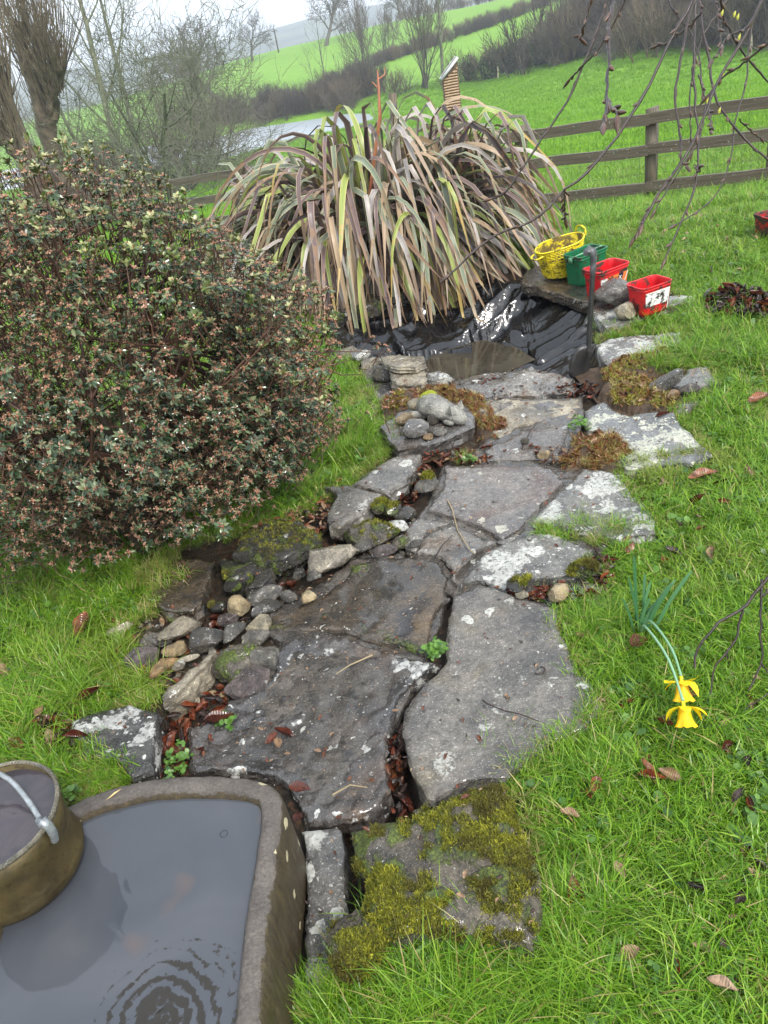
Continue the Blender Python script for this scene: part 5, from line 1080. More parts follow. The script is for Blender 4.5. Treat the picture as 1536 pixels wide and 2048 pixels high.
o = scatter('heap_leaves', P, np.column_stack([rs.normal(0, .7, n), rs.normal(0, .7, n), rs.uniform(0, 6.28, n)]), rs.uniform(.35, .8, n), rs.choice([0, 2, 4, 6, 7], n), [leafmesh('hl', .05, .028, .7, k, m) for k, m in enumerate((LB, LR, LD, LT, LB, LR, LT, LB))]); tag(o, 'torn brown leaves mixed into the weed heaps', 'leaf litter', kind='stuff')

# gravel and broken chips between the loose stones
PT, RO, SC_, ID = [], [], [], []; rs = np.random.RandomState(71)
def chip(k, m):
    q = np.random.RandomState(k); bm = bmesh.new(); bmesh.ops.create_icosphere(bm, subdivisions=1, radius=.01)
    for v in bm.verts: v.co = Vector((v.co.x*q.uniform(.8, 1.3), v.co.y*q.uniform(.6, 1.1), v.co.z*q.uniform(.4, .8)))
    me = bpy.data.meshes.new('chip'); bm.to_mesh(me); bm.free(); me.materials.append(m); return bpy.data.objects.new('chip', me)
for (pl, n, z) in (([(240,1240),(330,1225),(400,1230),(470,1175),(560,1165),(640,1150),(610,1210),(540,1240),(560,1300),(500,1380),(430,1400),(330,1390),(260,1340)],420,None),([(690,1070),(760,1040),(800,1000),(830,1030),(810,1110),(740,1130),(640,1130),(650,1100)],330,None),([(720,700),(770,700),(900,760),(880,790),(780,780),(730,760)],90,.0),([(760,870),(860,880),(960,870),(985,925),(880,925),(830,960)],110,None),([(1010,1170),(1125,1165),(1230,1130),(1225,1195),(1130,1215),(1020,1205)],120,None),([(1120,930),(1240,945),(1300,1020),(1320,1040),(1260,990)],60,None)):
    W_ = np.array(wpoly(pl)); lo, hi = W_.min(0), W_.max(0); x = rs.uniform(lo[0], hi[0], n*3); y = rs.uniform(lo[1], hi[1], n*3); k = inpoly(x, y, W_); x, y = x[k][:n], y[k][:n]; n = len(x)
    PT.append(np.column_stack([x, y, H(x, y)+.004 if z is None else np.full(n, z+.004)])); RO.append(rs.uniform(0, 6.28, (n, 3))*[.15, .15, 1]); SC_.append(.35+1.15*rs.rand(n)**2); ID.append(rs.randint(0, 6, n))
o = scatter('gravel', np.concatenate(PT), np.concatenate(RO), np.concatenate(SC_), np.concatenate(ID), [chip(k, m) for k, m in enumerate((S_TAN, S_ROCK, S_DARK, S_PORE, S_YEL, S_ROCK))]); tag(o, 'small stone chips and gravel between the loose rocks', 'gravel', kind='stuff')
# ------------------------------------------------------------------ New Zealand flax
def straps(name, c_mid, c_edge, c_tip):
    N = NT(name); uvn = N.n('ShaderNodeUVMap'); s = N.n('ShaderNodeSeparateXYZ'); N.t.links.new(uvn.outputs[0], s.inputs[0]); co = N.coords()
    e = N.math('ABSOLUTE', N.math('SUBTRACT', N.math('MULTIPLY', s.outputs[0], 2.), 1.))
    mp = N.n('ShaderNodeCombineXYZ'); N.t.links.new(N.math('MULTIPLY', s.outputs[0], 14.), mp.inputs[0]); N.t.links.new(N.math('MULTIPLY', s.outputs[1], .8), mp.inputs[1]); oi = N.n('ShaderNodeObjectInfo'); N.t.links.new(N.math('MULTIPLY', oi.outputs['Random'], 50.), mp.inputs[2])
    st = N.noise(mp.outputs[0], 1., 3, .6)
    col = N.mix(N.step(st, .35, .65), c_mid, tuple(min(1, x*1.7) for x in c_mid)); col = N.mix(N.step(e, .70, .86), col, c_edge)
    col = N.mix(N.step(N.math('ADD', s.outputs[1], N.math('MULTIPLY', N.noise(co, 9, 3), .5)), .98, 1.3), col, c_tip)
    br = N.step(N.noise(co, 14, 5, .65), .60, .72); col = N.mix(N.math('MULTIPLY', br, .7), col, (.20, .09, .045))
    N.fin(col, .32, N.bump(st, .003, .5), Specular_IOR_Level=.5)
    t = N.n('ShaderNodeBsdfTranslucent'); N.set(t.inputs['Color'], col); m = N.n('ShaderNodeMixShader'); m.inputs[0].default_value = .16
    N.t.links.new(N.b.outputs[0], m.inputs[1]); N.t.links.new(t.outputs[0], m.inputs[2]); N.t.links.new(m.outputs[0], N.out.inputs['Surface']); return N.m
FM = [straps('flax_grey_green', (.15, .175, .12), (.46, .43, .25), (.30, .22, .13)), straps('flax_bronze', (.12, .085, .08), (.38, .25, .19), (.26, .16, .10)), straps('flax_mauve', (.28, .25, .235), (.50, .44, .34), (.33, .24, .17)),
      straps('flax_lime', (.20, .24, .06), (.48, .46, .16), (.42, .30, .10)), straps('flax_dead', (.28, .20, .125), (.40, .31, .2), (.3, .2, .12)), straps('flax_dark', (.035, .026, .026), (.11, .07, .055), (.15, .09, .06))]
def strap(base, az, el0, L, w, sb, wid_b, end_el, twist, rs, nseg=18):
    p = np.array(base, float); V, UV = [], []; azc = az
    for k in range(nseg+1):
        t = k/nseg; el = el0+(end_el-el0)*float(sstep(sb-wid_b, sb+wid_b, t)); azc = az+twist*.5*t
        d = np.array([math.cos(azc)*math.cos(el), math.sin(azc)*math.cos(el), math.sin(el)]); s0 = np.array([-math.sin(azc), math.cos(azc), 0]); nrm = np.cross(d, s0)
        a = twist*t; s = s0*math.cos(a)+nrm*math.sin(a); n2 = np.cross(d, s)
        ww = w/2*(.45+.55*min(1, t*4))*(1 if t < .5 else max(.04, 1-((t-.5)/.5)**1.5)); fold = .42*(1-t)+.10
        V += [p-s*ww, p-s*ww*.5+n2*ww*fold*.6*-1*.5, p+n2*ww*fold*-1, p+s*ww*.5+n2*ww*fold*.6*-1*.5, p+s*ww]; UV += [(0, t), (.25, t), (.5, t), (.75, t), (1, t)]
        p = p+d*L/nseg
        if p[2] < -.14: p[2] = -.14+.0*p[2]
    Q = [[r*5+c, r*5+c+1, r*5+c+6, r*5+c+5] for r in range(nseg) for c in range(4)]
    return np.array(V), np.array(Q), np.array(UV)
FC = np.array([.35, 5.80, -.03]); fx = empty('flax_plant', FC, 0, 'huge clump of drooping variegated bronze and grey-green flax behind the pond', 'flax')
rs = np.random.RandomState(77); leaves = []
NL = 860
for k in range(NL):
    u = rs.rand(); ring = math.sqrt(u); az = rs.rand()*6.283
    if k % 3 == 0: az = -math.pi/2+rs.normal()*1.1
    b = FC+np.array([math.cos(az)*ring*.64, math.sin(az)*ring*.30, -.02]); az2 = az+rs.normal()*.7
    el0 = math.radians(np.clip(85-30*ring+rs.normal()*8, 28, 89)); L = rs.uniform(1.25, 1.95)*(1.05-.12*ring)
    sb = rs.uniform(.42, .66)-.12*ring; wb = rs.choice([.06, .16, .26, .36]); end = math.radians(rs.uniform(-88, -36))
    up = .70*rs.beta(5, 2)*2*(1-.33*ring)     # how high the bend stands
    L = max(.9, min(1.95, up/(sb*max(.35, math.sin(el0))))); w = rs.uniform(.022, .046)
    mi = rs.choice(6, p=[.30, .19, .23, .09, .11, .08]); leaves.append((b, az2, el0, L, w, sb, wb, end, rs.normal()*1.1, mi))
# low skirt of older leaves hanging forward over the liner and to both sides
for k in range(300):
    az = -math.pi/2+rs.normal()*.95 if k < 215 else rs.choice([0, math.pi])+rs.normal()*.5
    b = FC+np.array([math.cos(az)*.5+rs.normal()*.12, math.sin(az)*.28, -.02]); el0 = math.radians(rs.uniform(28, 66)); sb = rs.uniform(.26, .46); L = rs.uniform(.6, 1.0)
    leaves.append((b, az+rs.normal()*.3, el0, L, rs.uniform(.028, .046), sb, rs.choice([.10, .2, .32]), math.radians(rs.uniform(-88, -58)), rs.normal()*.8, rs.choice(6, p=[.22, .2, .2, .07, .24, .07])))
# a few tall leaves standing out of the top
for (px, py, mi) in ((745,195,0), (760,215,2), (672,215,3), (655,240,3), (905,205,2), (885,200,1), (975,210,1), (1005,225,0), (945,212,0), (800,205,2), (830,195,2), (860,200,5), (725,235,0), (700,205,1)):
    T = atY(px, py, FC[1]-.15); b = FC+np.array([(T[0]-FC[0])*.45, -.05, 0]); dx = T[0]-b[0]; hgt = T[2]
    el0 = math.atan2(hgt, abs(dx)+.12); sb = .58; leaves.append((b, (0 if dx > 0 else math.pi) - (.6 if dx > 0 else -.6), min(1.5, el0+.05), hgt/math.sin(el0)/sb*.96, .06, sb, .06, math.radians(-84), .25, mi))
def dcam(l): return np.linalg.norm(l[0]+np.array([math.cos(l[1]), math.sin(l[1]), 0])*.5-CAM)-.3*math.sin(l[2])
order = sorted(range(len(leaves)), key=lambda i: dcam(leaves[i])-(.3 if i >= NL+300 else 0)); rest = {}
for r_, i in enumerate(order):
    l = list(leaves[i]); V, Q, UV = strap(*l[:9], rs)
    for _ in range(5):
        mn = V[:, 1].min(); mxx = np.abs(V[:, 0]-FC[0]-.0).max(); lowz = V[:, 2].min() < .12
        if mn > 4.84+.16*math.sin(l[1]*5)-(.28 if i % 17 == 0 else 0) and mxx < 1.36: break
        l[3] *= .88; V, Q, UV = strap(*l[:9], rs)
    V = V-FC
    if r_ < 300: mesh('leaf', V, Q, FM[l[9]], fx, True, uv=UV)
    else: rest.setdefault(l[9], []).append((V, Q, UV))
V, Q, UV, mi, o_ = [], [], [], [], 0
for m_, lst in rest.items():
    for v, q, uv in lst: V.append(v); Q.append(q+o_); UV.append(uv); mi += [m_]*len(q); o_ += len(v)
r_ = mesh('inner_leaves', np.concatenate(V), np.concatenate(Q), FM, fx, True, mi=mi, uv=np.concatenate(UV)); r_['kind'] = 'stuff'
fs0, fs1 = atY(760, 232, 5.2), atY(755, 140, 5.25)
v, q = tubes([([FC+np.array([-.2, 0, 0]), fs0, fs0*.4+fs1*.6, fs1], [.014, .012, .009, .004]), ([fs0*.2+fs1*.8, fs1+np.array([.04, 0, -.03]), fs1+np.array([.045, 0, .01])], [.005, .004, .002]), ([fs0*.4+fs1*.6, fs0*.35+fs1*.65+np.array([-.035, 0, .03])], [.005, .003])], 6)
mesh('flower_stalk', v-FC, q, plain('red_stalk', (.34, .10, .06), (.42, .2, .1), 20, .5), fx, True)

# ------------------------------------------------------------------ evergreen shrub with pink buds
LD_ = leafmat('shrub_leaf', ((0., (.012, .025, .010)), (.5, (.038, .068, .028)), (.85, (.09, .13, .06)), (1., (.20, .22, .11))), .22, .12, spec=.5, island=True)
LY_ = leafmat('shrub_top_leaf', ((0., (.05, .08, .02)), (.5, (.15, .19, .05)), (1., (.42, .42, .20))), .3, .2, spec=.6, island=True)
BUD = leafmat('pink_bud', ((0., (.20, .07, .04)), (.5, (.36, .17, .105)), (1., (.55, .36, .25))), .5, .1, island=True)
STM = plain('shrub_stem', (.045, .02, .013), (.10, .045, .025), 12, .55)
BARK = plain('shrub_bark', (.025, .018, .012), (.06, .045, .03), 20, .7, .5, 40)
def sprig(seed, leafm_, nl=9, L=.036, upr=.2, buds=7, budonly=False):
    rs = np.random.RandomState(seed); V, Q, mi = [], [], []
    def lf(c, az, el, l, w):
        n0 = len(V); d = np.array([math.cos(az)*math.cos(el), math.sin(az)*math.cos(el), math.sin(el)]); s = np.array([-math.sin(az), math.cos(az), 0]); up = np.cross(s, d)*-1
        for t, ww, dz in ((.0, .12, 0), (.35, 1, .05), (.7, .8, .02)): 
            p = c+d*l*t+up*0; p = p+np.array([0, 0, -l*.25*t*t]); V.extend([p-s*w/2*ww+up*.0, p+np.array([0, 0, -w*.12*ww]), p+s*w/2*ww])
        V.append(c+d*l+np.array([0, 0, -l*.28])); 
        for r in (0, 1):
            for cc_ in (0, 1): a = n0+r*3+cc_; Q.append([a, a+1, a+4, a+3]); mi.append(0)
        Q.append([n0+6, n0+7, n0+9]); Q.append([n0+7, n0+8, n0+9]); mi.extend([0, 0])
    for k in range(nl): lf(np.array([0, 0, -.004*rs.rand()*3]), k*2.4+rs.normal()*.25, rs.uniform(upr-.35, upr+.5), L*rs.uniform(.7, 1.15), L*.34*rs.uniform(.8, 1.2))
    for k in range(buds):
        c = np.array([rs.normal()*.005, rs.normal()*.005, .002+rs.rand()*.006]); r = rs.uniform(.0022, .0042); n0 = len(V)
        V.extend([c+(r, 0, 0), c+(0, r, 0), c-(r, 0, 0), c-(0, r, 0), c+(0, 0, r*1.3), c-(0, 0, r)])
        for a, b in ((0, 1), (1, 2), (2, 3), (3, 0)): Q.append([n0+a, n0+b, n0+4]); Q.append([n0+b, n0+a, n0+5]); mi.extend([1, 1])
    v, q = tubes([([(0, 0, -.10), (rs.normal()*.01, rs.normal()*.01, -.05), (0, 0, .002)], [.0022, .0018, .0012])], 4); n0 = len(V); V.extend(list(v)); Q.extend((q+n0).tolist()); mi.extend([2]*len(q))
    return mesh('leaf_cluster', V, Q, [leafm_, BUD, STM], link=False, mi=mi)
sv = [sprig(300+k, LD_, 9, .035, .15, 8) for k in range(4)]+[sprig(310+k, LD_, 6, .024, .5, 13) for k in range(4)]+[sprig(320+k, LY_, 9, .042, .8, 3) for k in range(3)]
SB = np.array([-.93, 2.62, 0.]); SCn = np.array([-.88, 2.76, .67]); SR = np.array([.98, .70, .73])
sh = empty('evergreen_shrub', SB, 0, 'large rounded evergreen shrub covered in pinkish buds at the left of the path', 'shrub')
rs = np.random.RandomState(5); stems = []; tips = []
def shell(n, lo=.55):
    v = rs.normal(size=(n*2, 3)); v /= np.linalg.norm(v, axis=1)[:, None]; r = lo+(1-lo)*rs.rand(n*2)**.55
    lump = 1+.44*fbm(v[:, 0]*1.9, v[:, 1]*1.9, v[:, 2]*1.9, 51, 3)+.18*fbm(v[:, 0]*5, v[:, 1]*5, v[:, 2]*5, 52, 2)
    P = SCn+v*SR*(r*lump)[:, None]; P[:, 2] = np.where(P[:, 2] < .1, .05+rs.rand(n*2)*.2, P[:, 2]); return P[:n], v[:n], r[:n]
TP, Tv, Tr = shell(130, .6); TP = SCn+(TP-SCn)*.86; TP[:, 2] *= 1-.30*sstep(-.80, -.05, TP[:, 0])
polys = []
for k in range(9):                       # main stems
    a = rs.rand()*6.28; e = SB+np.array([math.cos(a)*.35, math.sin(a)*.3, .5+rs.rand()*.25]); stems.append(e); m = (SB+e)/2+np.array([rs.normal()*.05, rs.normal()*.05, -.05])
    polys.append(([SB+np.array([math.cos(a)*.06, math.sin(a)*.06, -.05]), m, e], [.024, .018, .012]))
v, q = tubes(polys, 7); mesh('main_stem', v-SB, q, BARK, sh, True)
stems = np.array(stems); polys = []
subs = []
for p in TP:
    s = stems[np.argmin(np.linalg.norm(stems-p, axis=1)+rs.rand(len(stems))*.3)]; m = s*.5+p*.5+np.array([0, 0, -.06])+rs.normal(size=3)*.03; polys.append(([s, m, p], [.006, .0045, .0025])); subs.append((s, m, p))
    for _ in range(4):
        t = rs.uniform(.35, .95); c = m*(1-t)+p*t; e = c+(p-m)*rs.uniform(.2, .4)+rs.normal(size=3)*.07; polys.append(([c, (c+e)/2+rs.normal(size=3)*.015, e], [.003, .0022, .0014])); subs.append((c, c, e))
v, q = tubes(polys, 4); b_ = mesh('branches', v-SB, q, STM, sh, True); b_['kind'] = 'stuff'
P, v_, r_ = shell(12500, .42)
hole = fbm(P[:, 0]*3.1, P[:, 1]*3.1, P[:, 2]*3.1, 55, 3)+.3*np.clip(P[:, 2]-.9, 0, 1) > .23; P, v_, r_ = P[~hole], v_[~hole], r_[~hole]
# upright leafy wands along the top
tw = rs.uniform(-1, 1, (520, 2)); tp = np.column_stack([SCn[0]+tw[:, 0]*.8, SCn[1]+tw[:, 1]*.6, SCn[2]+SR[2]*np.sqrt(np.clip(1-(tw**2).sum(1)*.62, .05, 1))*1.0+rs.rand(520)*.09-.03]); 
hz_ = (P[:, 2]-.1)/1.5+rs.normal(size=len(P))*.12
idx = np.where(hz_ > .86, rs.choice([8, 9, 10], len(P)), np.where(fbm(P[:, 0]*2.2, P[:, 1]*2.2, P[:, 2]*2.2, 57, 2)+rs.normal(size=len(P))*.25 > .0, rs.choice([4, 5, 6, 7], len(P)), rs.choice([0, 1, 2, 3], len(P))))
P = np.vstack([P, tp]); v_ = np.vstack([v_, np.tile([0, 0, 1.], (520, 1))]); idx = np.append(idx, rs.choice([8, 9, 10, 4, 5], 520))
P[:, 2] = np.maximum(P[:, 2], .04)
P[:, 2] *= 1-.30*sstep(-.80, -.05, P[:, 0])
dirs = v_*.75+np.array([0, -.12, .75])+rs.normal(size=v_.shape)*.32; dirs /= np.linalg.norm(dirs, axis=1)[:, None]
ry = np.arccos(np.clip(dirs[:, 2], -1, 1)); rz = np.arctan2(dirs[:, 1], dirs[:, 0]); rot = np.column_stack([np.zeros(len(P)), ry, rz]); scl = rs.uniform(.5, 1.0, len(P))
near = np.argsort(np.linalg.norm(P-CAM, axis=1)-.9*np.einsum('ij,ij->i', v_, (CAM-P)/np.linalg.norm(P-CAM, axis=1)[:, None])*.3)[:280]
far_ = np.setdiff1d(np.arange(len(P)), near)
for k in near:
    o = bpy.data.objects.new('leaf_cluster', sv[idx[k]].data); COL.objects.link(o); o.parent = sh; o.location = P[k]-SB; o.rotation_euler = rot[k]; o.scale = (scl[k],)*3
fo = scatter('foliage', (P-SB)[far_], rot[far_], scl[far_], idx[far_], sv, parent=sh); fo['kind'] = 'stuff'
# ------------------------------------------------------------------ daffodil
dl = G(1280, 1262, .01); df = empty('daffodil', dl, 0, 'daffodil clump with blue-green leaves and two bent yellow flowers nodding to the grass', 'daffodil')
DG = leafmat('daffodil_leaf', ((0., (.04, .13, .05)), (1., (.09, .22, .09))), .4, .2); DY = NT('daffodil_yellow'); DYM = leafmat('daffodil_petal', ((0., (.85, .62, .005)), (1., (.95, .72, .01))), .45, .25); DO = leafmat('daffodil_trumpet', ((0., (.85, .50, .005)), (1., (.9, .58, .01))), .5, .2); DS = leafmat('daffodil_stalk', ((0., (.16, .32, .18)), (1., (.24, .42, .26))), .35, .1)
def ribbon(pts, w, parent, m, name, up=(0, -.5, .6)):
    P = np.array(pts, float); q = np.linspace(0, len(P)-1, 16); C_ = np.stack([np.interp(q, np.arange(len(P)), P[:, k]) for k in range(3)], -1); 
    for _ in range(3): C_[1:-1] = (C_[:-2]+2*C_[1:-1]+C_[2:])/4
    T = np.gradient(C_, axis=0); T /= np.linalg.norm(T, axis=1)[:, None]; S = np.cross(T, up); S /= np.linalg.norm(S, axis=1)[:, None]; t = np.linspace(0, 1, 16); ww = w/2*np.minimum(1, 1.15-t**5)*(1-.9*(t > .99))
    V = np.stack([C_-S*ww[:, None], C_+np.cross(S, T)*ww[:, None]*.35, C_+S*ww[:, None]], 1).reshape(-1, 3); Q = [[r*3+c, r*3+c+1, r*3+c+4, r*3+c+3] for r in range(15) for c in range(2)]
    return mesh(name, V, Q, m, parent, True)
for (px, py, dy, w) in ((1268,1108,.04,.013), (1256,1150,.03,.010), (1290,1145,.05,.012), (1384,1140,.0,.014), (1352,1158,.02,.014), (1345,1165,.0,.016), (1302,1160,.03,.011), (1300,1195,.0,.012), (1330,1190,.03,.012), (1245,1195,.0,.009)):
    tpx = atY(px, py, dl[1]+dy); b = np.array([rs.normal()*.012, rs.normal()*.01, -.01]); e = tpx-dl; ribbon([b, b*.6+e*.4+np.array([0, 0, .02]), b*.2+e*.8+np.array([0, 0, .008]), e], w*.72, df, DG, 'leaf')
for (b1_, b2_, b3_, fz) in (((1300,1236),(1346,1296),(1362,1352),0), ((1288,1248),(1338,1312),(1366,1402),1)):
    yy = dl[1]; a1_ = G(*b1_, .125)-dl; a2_ = G(*b2_, .15)-dl; a3_ = G(*b3_, .115)-dl
    q = np.linspace(0, 1, 14); ctrlp = [np.array([0, 0, -.01]), a1_*.6, a1_, a2_, a3_]; C_ = np.stack([np.interp(q*4, range(5), [c[k] for c in ctrlp]) for k in range(3)], -1)
    for _ in range(2): C_[1:-1] = (C_[:-2]+2*C_[1:-1]+C_[2:])/4
    v, q_ = tubes([(C_, [.0033]*12+[.0028, .0040])], 7); mesh('stalk', v, q_, DS, df, True)
    d = C_[-1]-C_[-3]; d = d/np.linalg.norm(d)*.6+np.array([-.12, -.25, -.6]); d /= np.linalg.norm(d); s1 = np.cross(d, (1, 0, 0)); s1 /= np.linalg.norm(s1); s2 = np.cross(d, s1); o0 = C_[-1]
    v, q_ = tubes([([o0, o0+d*.010, o0+d*.016], [.0045, .0045, .007])], 8); mesh('flower_base', v, q_, DYM, df, True)
    n_ = 24; V = []
    for (zz, rr) in ((.014, .010), (.026, .014), (.040, .017), (.052, .021), (.060, .027)):
        for k in range(n_): a = 6.283*k/n_; r2 = rr*(1+(.13*math.sin(a*6) if zz > .04 else 0)); V.append(o0+d*(zz+(.002*math.sin(a*9) if zz > .04 else 0))+s1*r2*math.cos(a)+s2*r2*math.sin(a))
    mesh('trumpet', V, [[r*n_+c, r*n_+(c+1) % n_, (r+1)*n_+(c+1) % n_, (r+1)*n_+c] for r in range(4) for c in range(n_)], DO, df, True)
    for k in range(6):
        a = 6.283*k/6+.3+rs.normal()*.12; rd = s1*math.cos(a)+s2*math.sin(a); tn = -s1*math.sin(a)+s2*math.cos(a); V = []; lp = .046*rs.uniform(.8, 1.15); fw = rs.uniform(-.25, .9); tw_ = rs.normal()*.3
        for t, ww, dr in ((0, .35, .012), (.25, .8, .014), (.5, 1, .017), (.75, .8, .024), (.92, .4, .032), (1, .04, .037)): c = o0+d*(.012+(dr-.012)*fw*1.6)+rd*(.008+lp*t*(1-.25*max(0, fw)*t)); e_ = tn*.014*ww+d*tw_*.012*t; V += [c-e_, c+d*.004*ww, c+e_]
        mesh('petal', V, [[r*3+c, r*3+c+1, r*3+c+4, r*3+c+3] for r in range(5) for c in range(2)], DYM, df, True)
# ------------------------------------------------------------------ bare winter trees
def unit(v): return v/(np.linalg.norm(v)+1e-9)
def grow(rs, p, d, L, r, lev, cfg, out, depth=0):
    n = 5 if lev > 1 else (4 if lev == 1 else 3); P = [p.copy()]; R = [r]; dd = d.copy(); wob = cfg['wob']; tip = cfg.get('tip', .3)
    for k in range(n):
        dd = unit(dd+rs.normal(size=3)*wob+np.array([0, 0, cfg['up']])*(1 if depth else .2)); p = p+dd*L/n; P.append(p.copy()); R.append(r*(1-(1-tip)*(k+1)/n))
    out.setdefault(depth, []).append((np.array(P), np.array(R)))
    if lev <= 0: return
    k0 = cfg['kids'][min(depth, len(cfg['kids'])-1)]; t0 = cfg['t0'] if depth == 0 else .25
    for k in range(k0):
        t = t0+(1-t0)*(k+rs.rand()*.8)/k0; i = min(n-1, int(t*n)); f_ = t*n-i; q = P[i]*(1-f_)+P[i+1]*f_; rr = R[i]*(1-f_)+R[i+1]*f_
        ax = unit(np.cross(unit(P[i+1]-P[i]), rs.normal(size=3))); an = math.radians(cfg['ang'])*rs.uniform(.7, 1.25)*(1 if t < .9 else .5); c = unit(P[i+1]-P[i]); nd = c*math.cos(an)+ax*math.sin(an)
        grow(rs, q, unit(nd), L*cfg['lr']*rs.uniform(.65, 1.15)*(1.15-.45*t if depth == 0 else 1), max(cfg['rmin'], rr*cfg['rr']), lev-1, cfg, out, depth+1)
def barkm(name, c1, c2): return plain(name, c1, c2, 4., .75, .6, 12)
B1 = barkm('grey_bark', (.05, .043, .032), (.11, .10, .07)); B2 = barkm('green_grey_bark', (.07, .075, .045), (.18, .19, .12)); B3 = barkm('dark_bark', (.035, .03, .025), (.08, .065, .05)); B4 = barkm('willow_bark', (.045, .032, .022), (.14, .105, .07)); TW = barkm('twig', (.065, .055, .042), (.15, .13, .095)); TW2 = barkm('russet_twig', (.085, .066, .042), (.18, .14, .09))
def treemesh(seed, hgt, cfg, bark, twig, stems=1, trunk_r=.2, split=1, lev=4):
    rs = np.random.RandomState(seed); out = {}
    for s in range(stems):
        d = unit(np.array([rs.normal()*cfg.get('spread', .05), rs.normal()*cfg.get('spread', .05), 1])); p0 = np.array([rs.normal()*.25, rs.normal()*.25, -.3]) if stems > 1 else np.array([0, 0, -.3])
        grow(rs, p0, d, hgt*cfg['th'], trunk_r*(1 if stems == 1 else rs.uniform(.6, 1)), lev, cfg, out)
    tr_, cr = [], []
    for k, v in out.items():
        (tr_ if k < split else cr).extend(v)
    a = tubes(tr_, 7); b = tubes([x for x in cr if x[1][0] > .03] or cr[:1], 4); c = tubes([x for x in cr if x[1][0] <= .03] or cr[:1], 3)
    return a, b, c, bark, twig
def place(tm, name, loc, rz, s, label, cat='tree', group=None, shared={}):
    key = id(tm[0][0]); o = empty(name, loc, rz, label, cat, group); o.scale = (s, s, s)
    if key not in shared:
        k1 = mesh('trunk', *tm[0], tm[3], o, True); k2 = mesh('limbs', *tm[1], tm[3], o, True); k3 = mesh('twigs', *tm[2], tm[4], o, True); k2['kind'] = 'stuff'; k3['kind'] = 'stuff'; shared[key] = (k1, k2, k3); shared[('keep', key)] = tm
    else:
        for k_ in shared[key]: cp(k_, o)
    return o
def at(px, Y):
    """a spot on the ground Y metres out, below this column of the picture near the skyline"""
    d = ray(px[0], px[1]); x = CAM[0]+d[0]/d[1]*Y; return onground(x, Y)
OAK = dict(wob=.13, up=.05, kids=(9, 6, 5, 4), t0=.28, ang=48, lr=.62, rr=.5, rmin=.034, th=.62, tip=.35)
TALL = dict(wob=.06, up=.10, kids=(13, 4, 4, 3), t0=.22, ang=36, lr=.42, rr=.42, rmin=.015, th=.95, tip=.15)
SPR = dict(wob=.15, up=.04, kids=(8, 6, 5, 4), t0=.12, ang=55, lr=.68, rr=.5, rmin=.010, th=.55, tip=.3, spread=.35)
BUSHY = dict(wob=.10, up=.16, kids=(7, 5, 4), t0=.1, ang=32, lr=.6, rr=.5, rmin=.017, th=.75, tip=.2, spread=.28)
t_oak = treemesh(1, 13, OAK, B1, TW, 1, .42, 2, 4); t_oak2 = treemesh(2, 12, OAK, B1, TW, 1, .36, 2, 4)
t_tall = treemesh(3, 15, TALL, B2, TW, 1, .20, 1, 3); t_tall2 = treemesh(4, 14, TALL, B2, TW, 1, .17, 1, 3)
t_spr = treemesh(5, 9, SPR, B2, B2, 3, .16, 1, 4); t_spr2 = treemesh(6, 7, SPR, B1, TW, 6, .10, 1, 3); t_fan = treemesh(7, 8, BUSHY, B1, TW, 6, .12, 1, 3)
t_b1 = treemesh(8, 3.2, BUSHY, B3, TW, 7, .05, 1, 2); t_b2 = treemesh(9, 2.6, BUSHY, B3, TW2, 8, .04, 1, 2); t_b3 = treemesh(10, 3.4, SPR, B3, TW, 7, .05, 1, 2)
# pollard willows
def pollard(seed, forks, mat_, twm):
    rs = np.random.RandomState(seed); tr_, sh_ = [], []
    for (P, R) in forks:
        P = np.array(P, float); q = np.linspace(0, len(P)-1, 12); C_ = np.stack([np.interp(q, np.arange(len(P)), P[:, k]) for k in range(3)], -1)+rs.normal(size=(12, 3))*.05; Rr = np.interp(q, np.arange(len(R)), R)*(1+.12*rs.normal(size=12)); tr_.append((C_, Rr))
        top_ = C_[-1]; ax_ = unit(C_[-1]-C_[-4])
        for k in range(62):
            a = rs.rand()*6.283; sp = abs(rs.normal())*.42; d = unit(ax_*.35+np.array([math.cos(a)*sp, math.sin(a)*sp, 1])); b = top_-ax_*rs.rand()*1.1+np.array([math.cos(a), math.sin(a), 0])*Rr[-1]*.8; L = rs.uniform(2.2, 4.6); out_ = np.array([math.cos(a), math.sin(a), 0])*.25
            sh_.append((np.array([b, b+out_*.6+d*L*.3, b+out_+d*L*.65, b+out_+d*L]), np.array([.016, .012, .008, .004])))
        for k in range(26):
            t = rs.randint(4, 11); a = rs.rand()*6.283; b = C_[t]+np.array([math.cos(a), math.sin(a), 0])*Rr[t]*.9; sh_.append((np.array([b, b+np.array([math.cos(a)*.25, math.sin(a)*.25, .4]), b+np.array([math.cos(a)*.3, math.sin(a)*.3, rs.uniform(1.2, 2.4)])]), np.array([.02, .014, .006])))
    a = tubes(tr_, 10); c = tubes(sh_, 3); return a, c
def wil(px_forks, Y, label, seed, wd):
    fs = []; base = None
    for pts, R in px_forks:
        W_ = [atY(p[0], p[1], Y+dy) for p, dy in zip(pts, np.linspace(0, rnd.uniform(-.8, .8), len(pts)))]
        if base is None: base = np.array([W_[0][0], Y, H(W_[0][0], Y)]); W_ = [base-np.array([0, 0, .3])]+W_
        fs.append(([w-base for w in W_], [R[0]]+list(R) if len(W_) > len(R) else R))
    a, c = pollard(seed, fs, B4, TW2); o = empty('pollard_willow', base, 0, label, 'tree'); mesh('trunk', a[0], a[1], B4, o, True); s = mesh('shoots', c[0], c[1], TW2, o, True); s['kind'] = 'stuff'
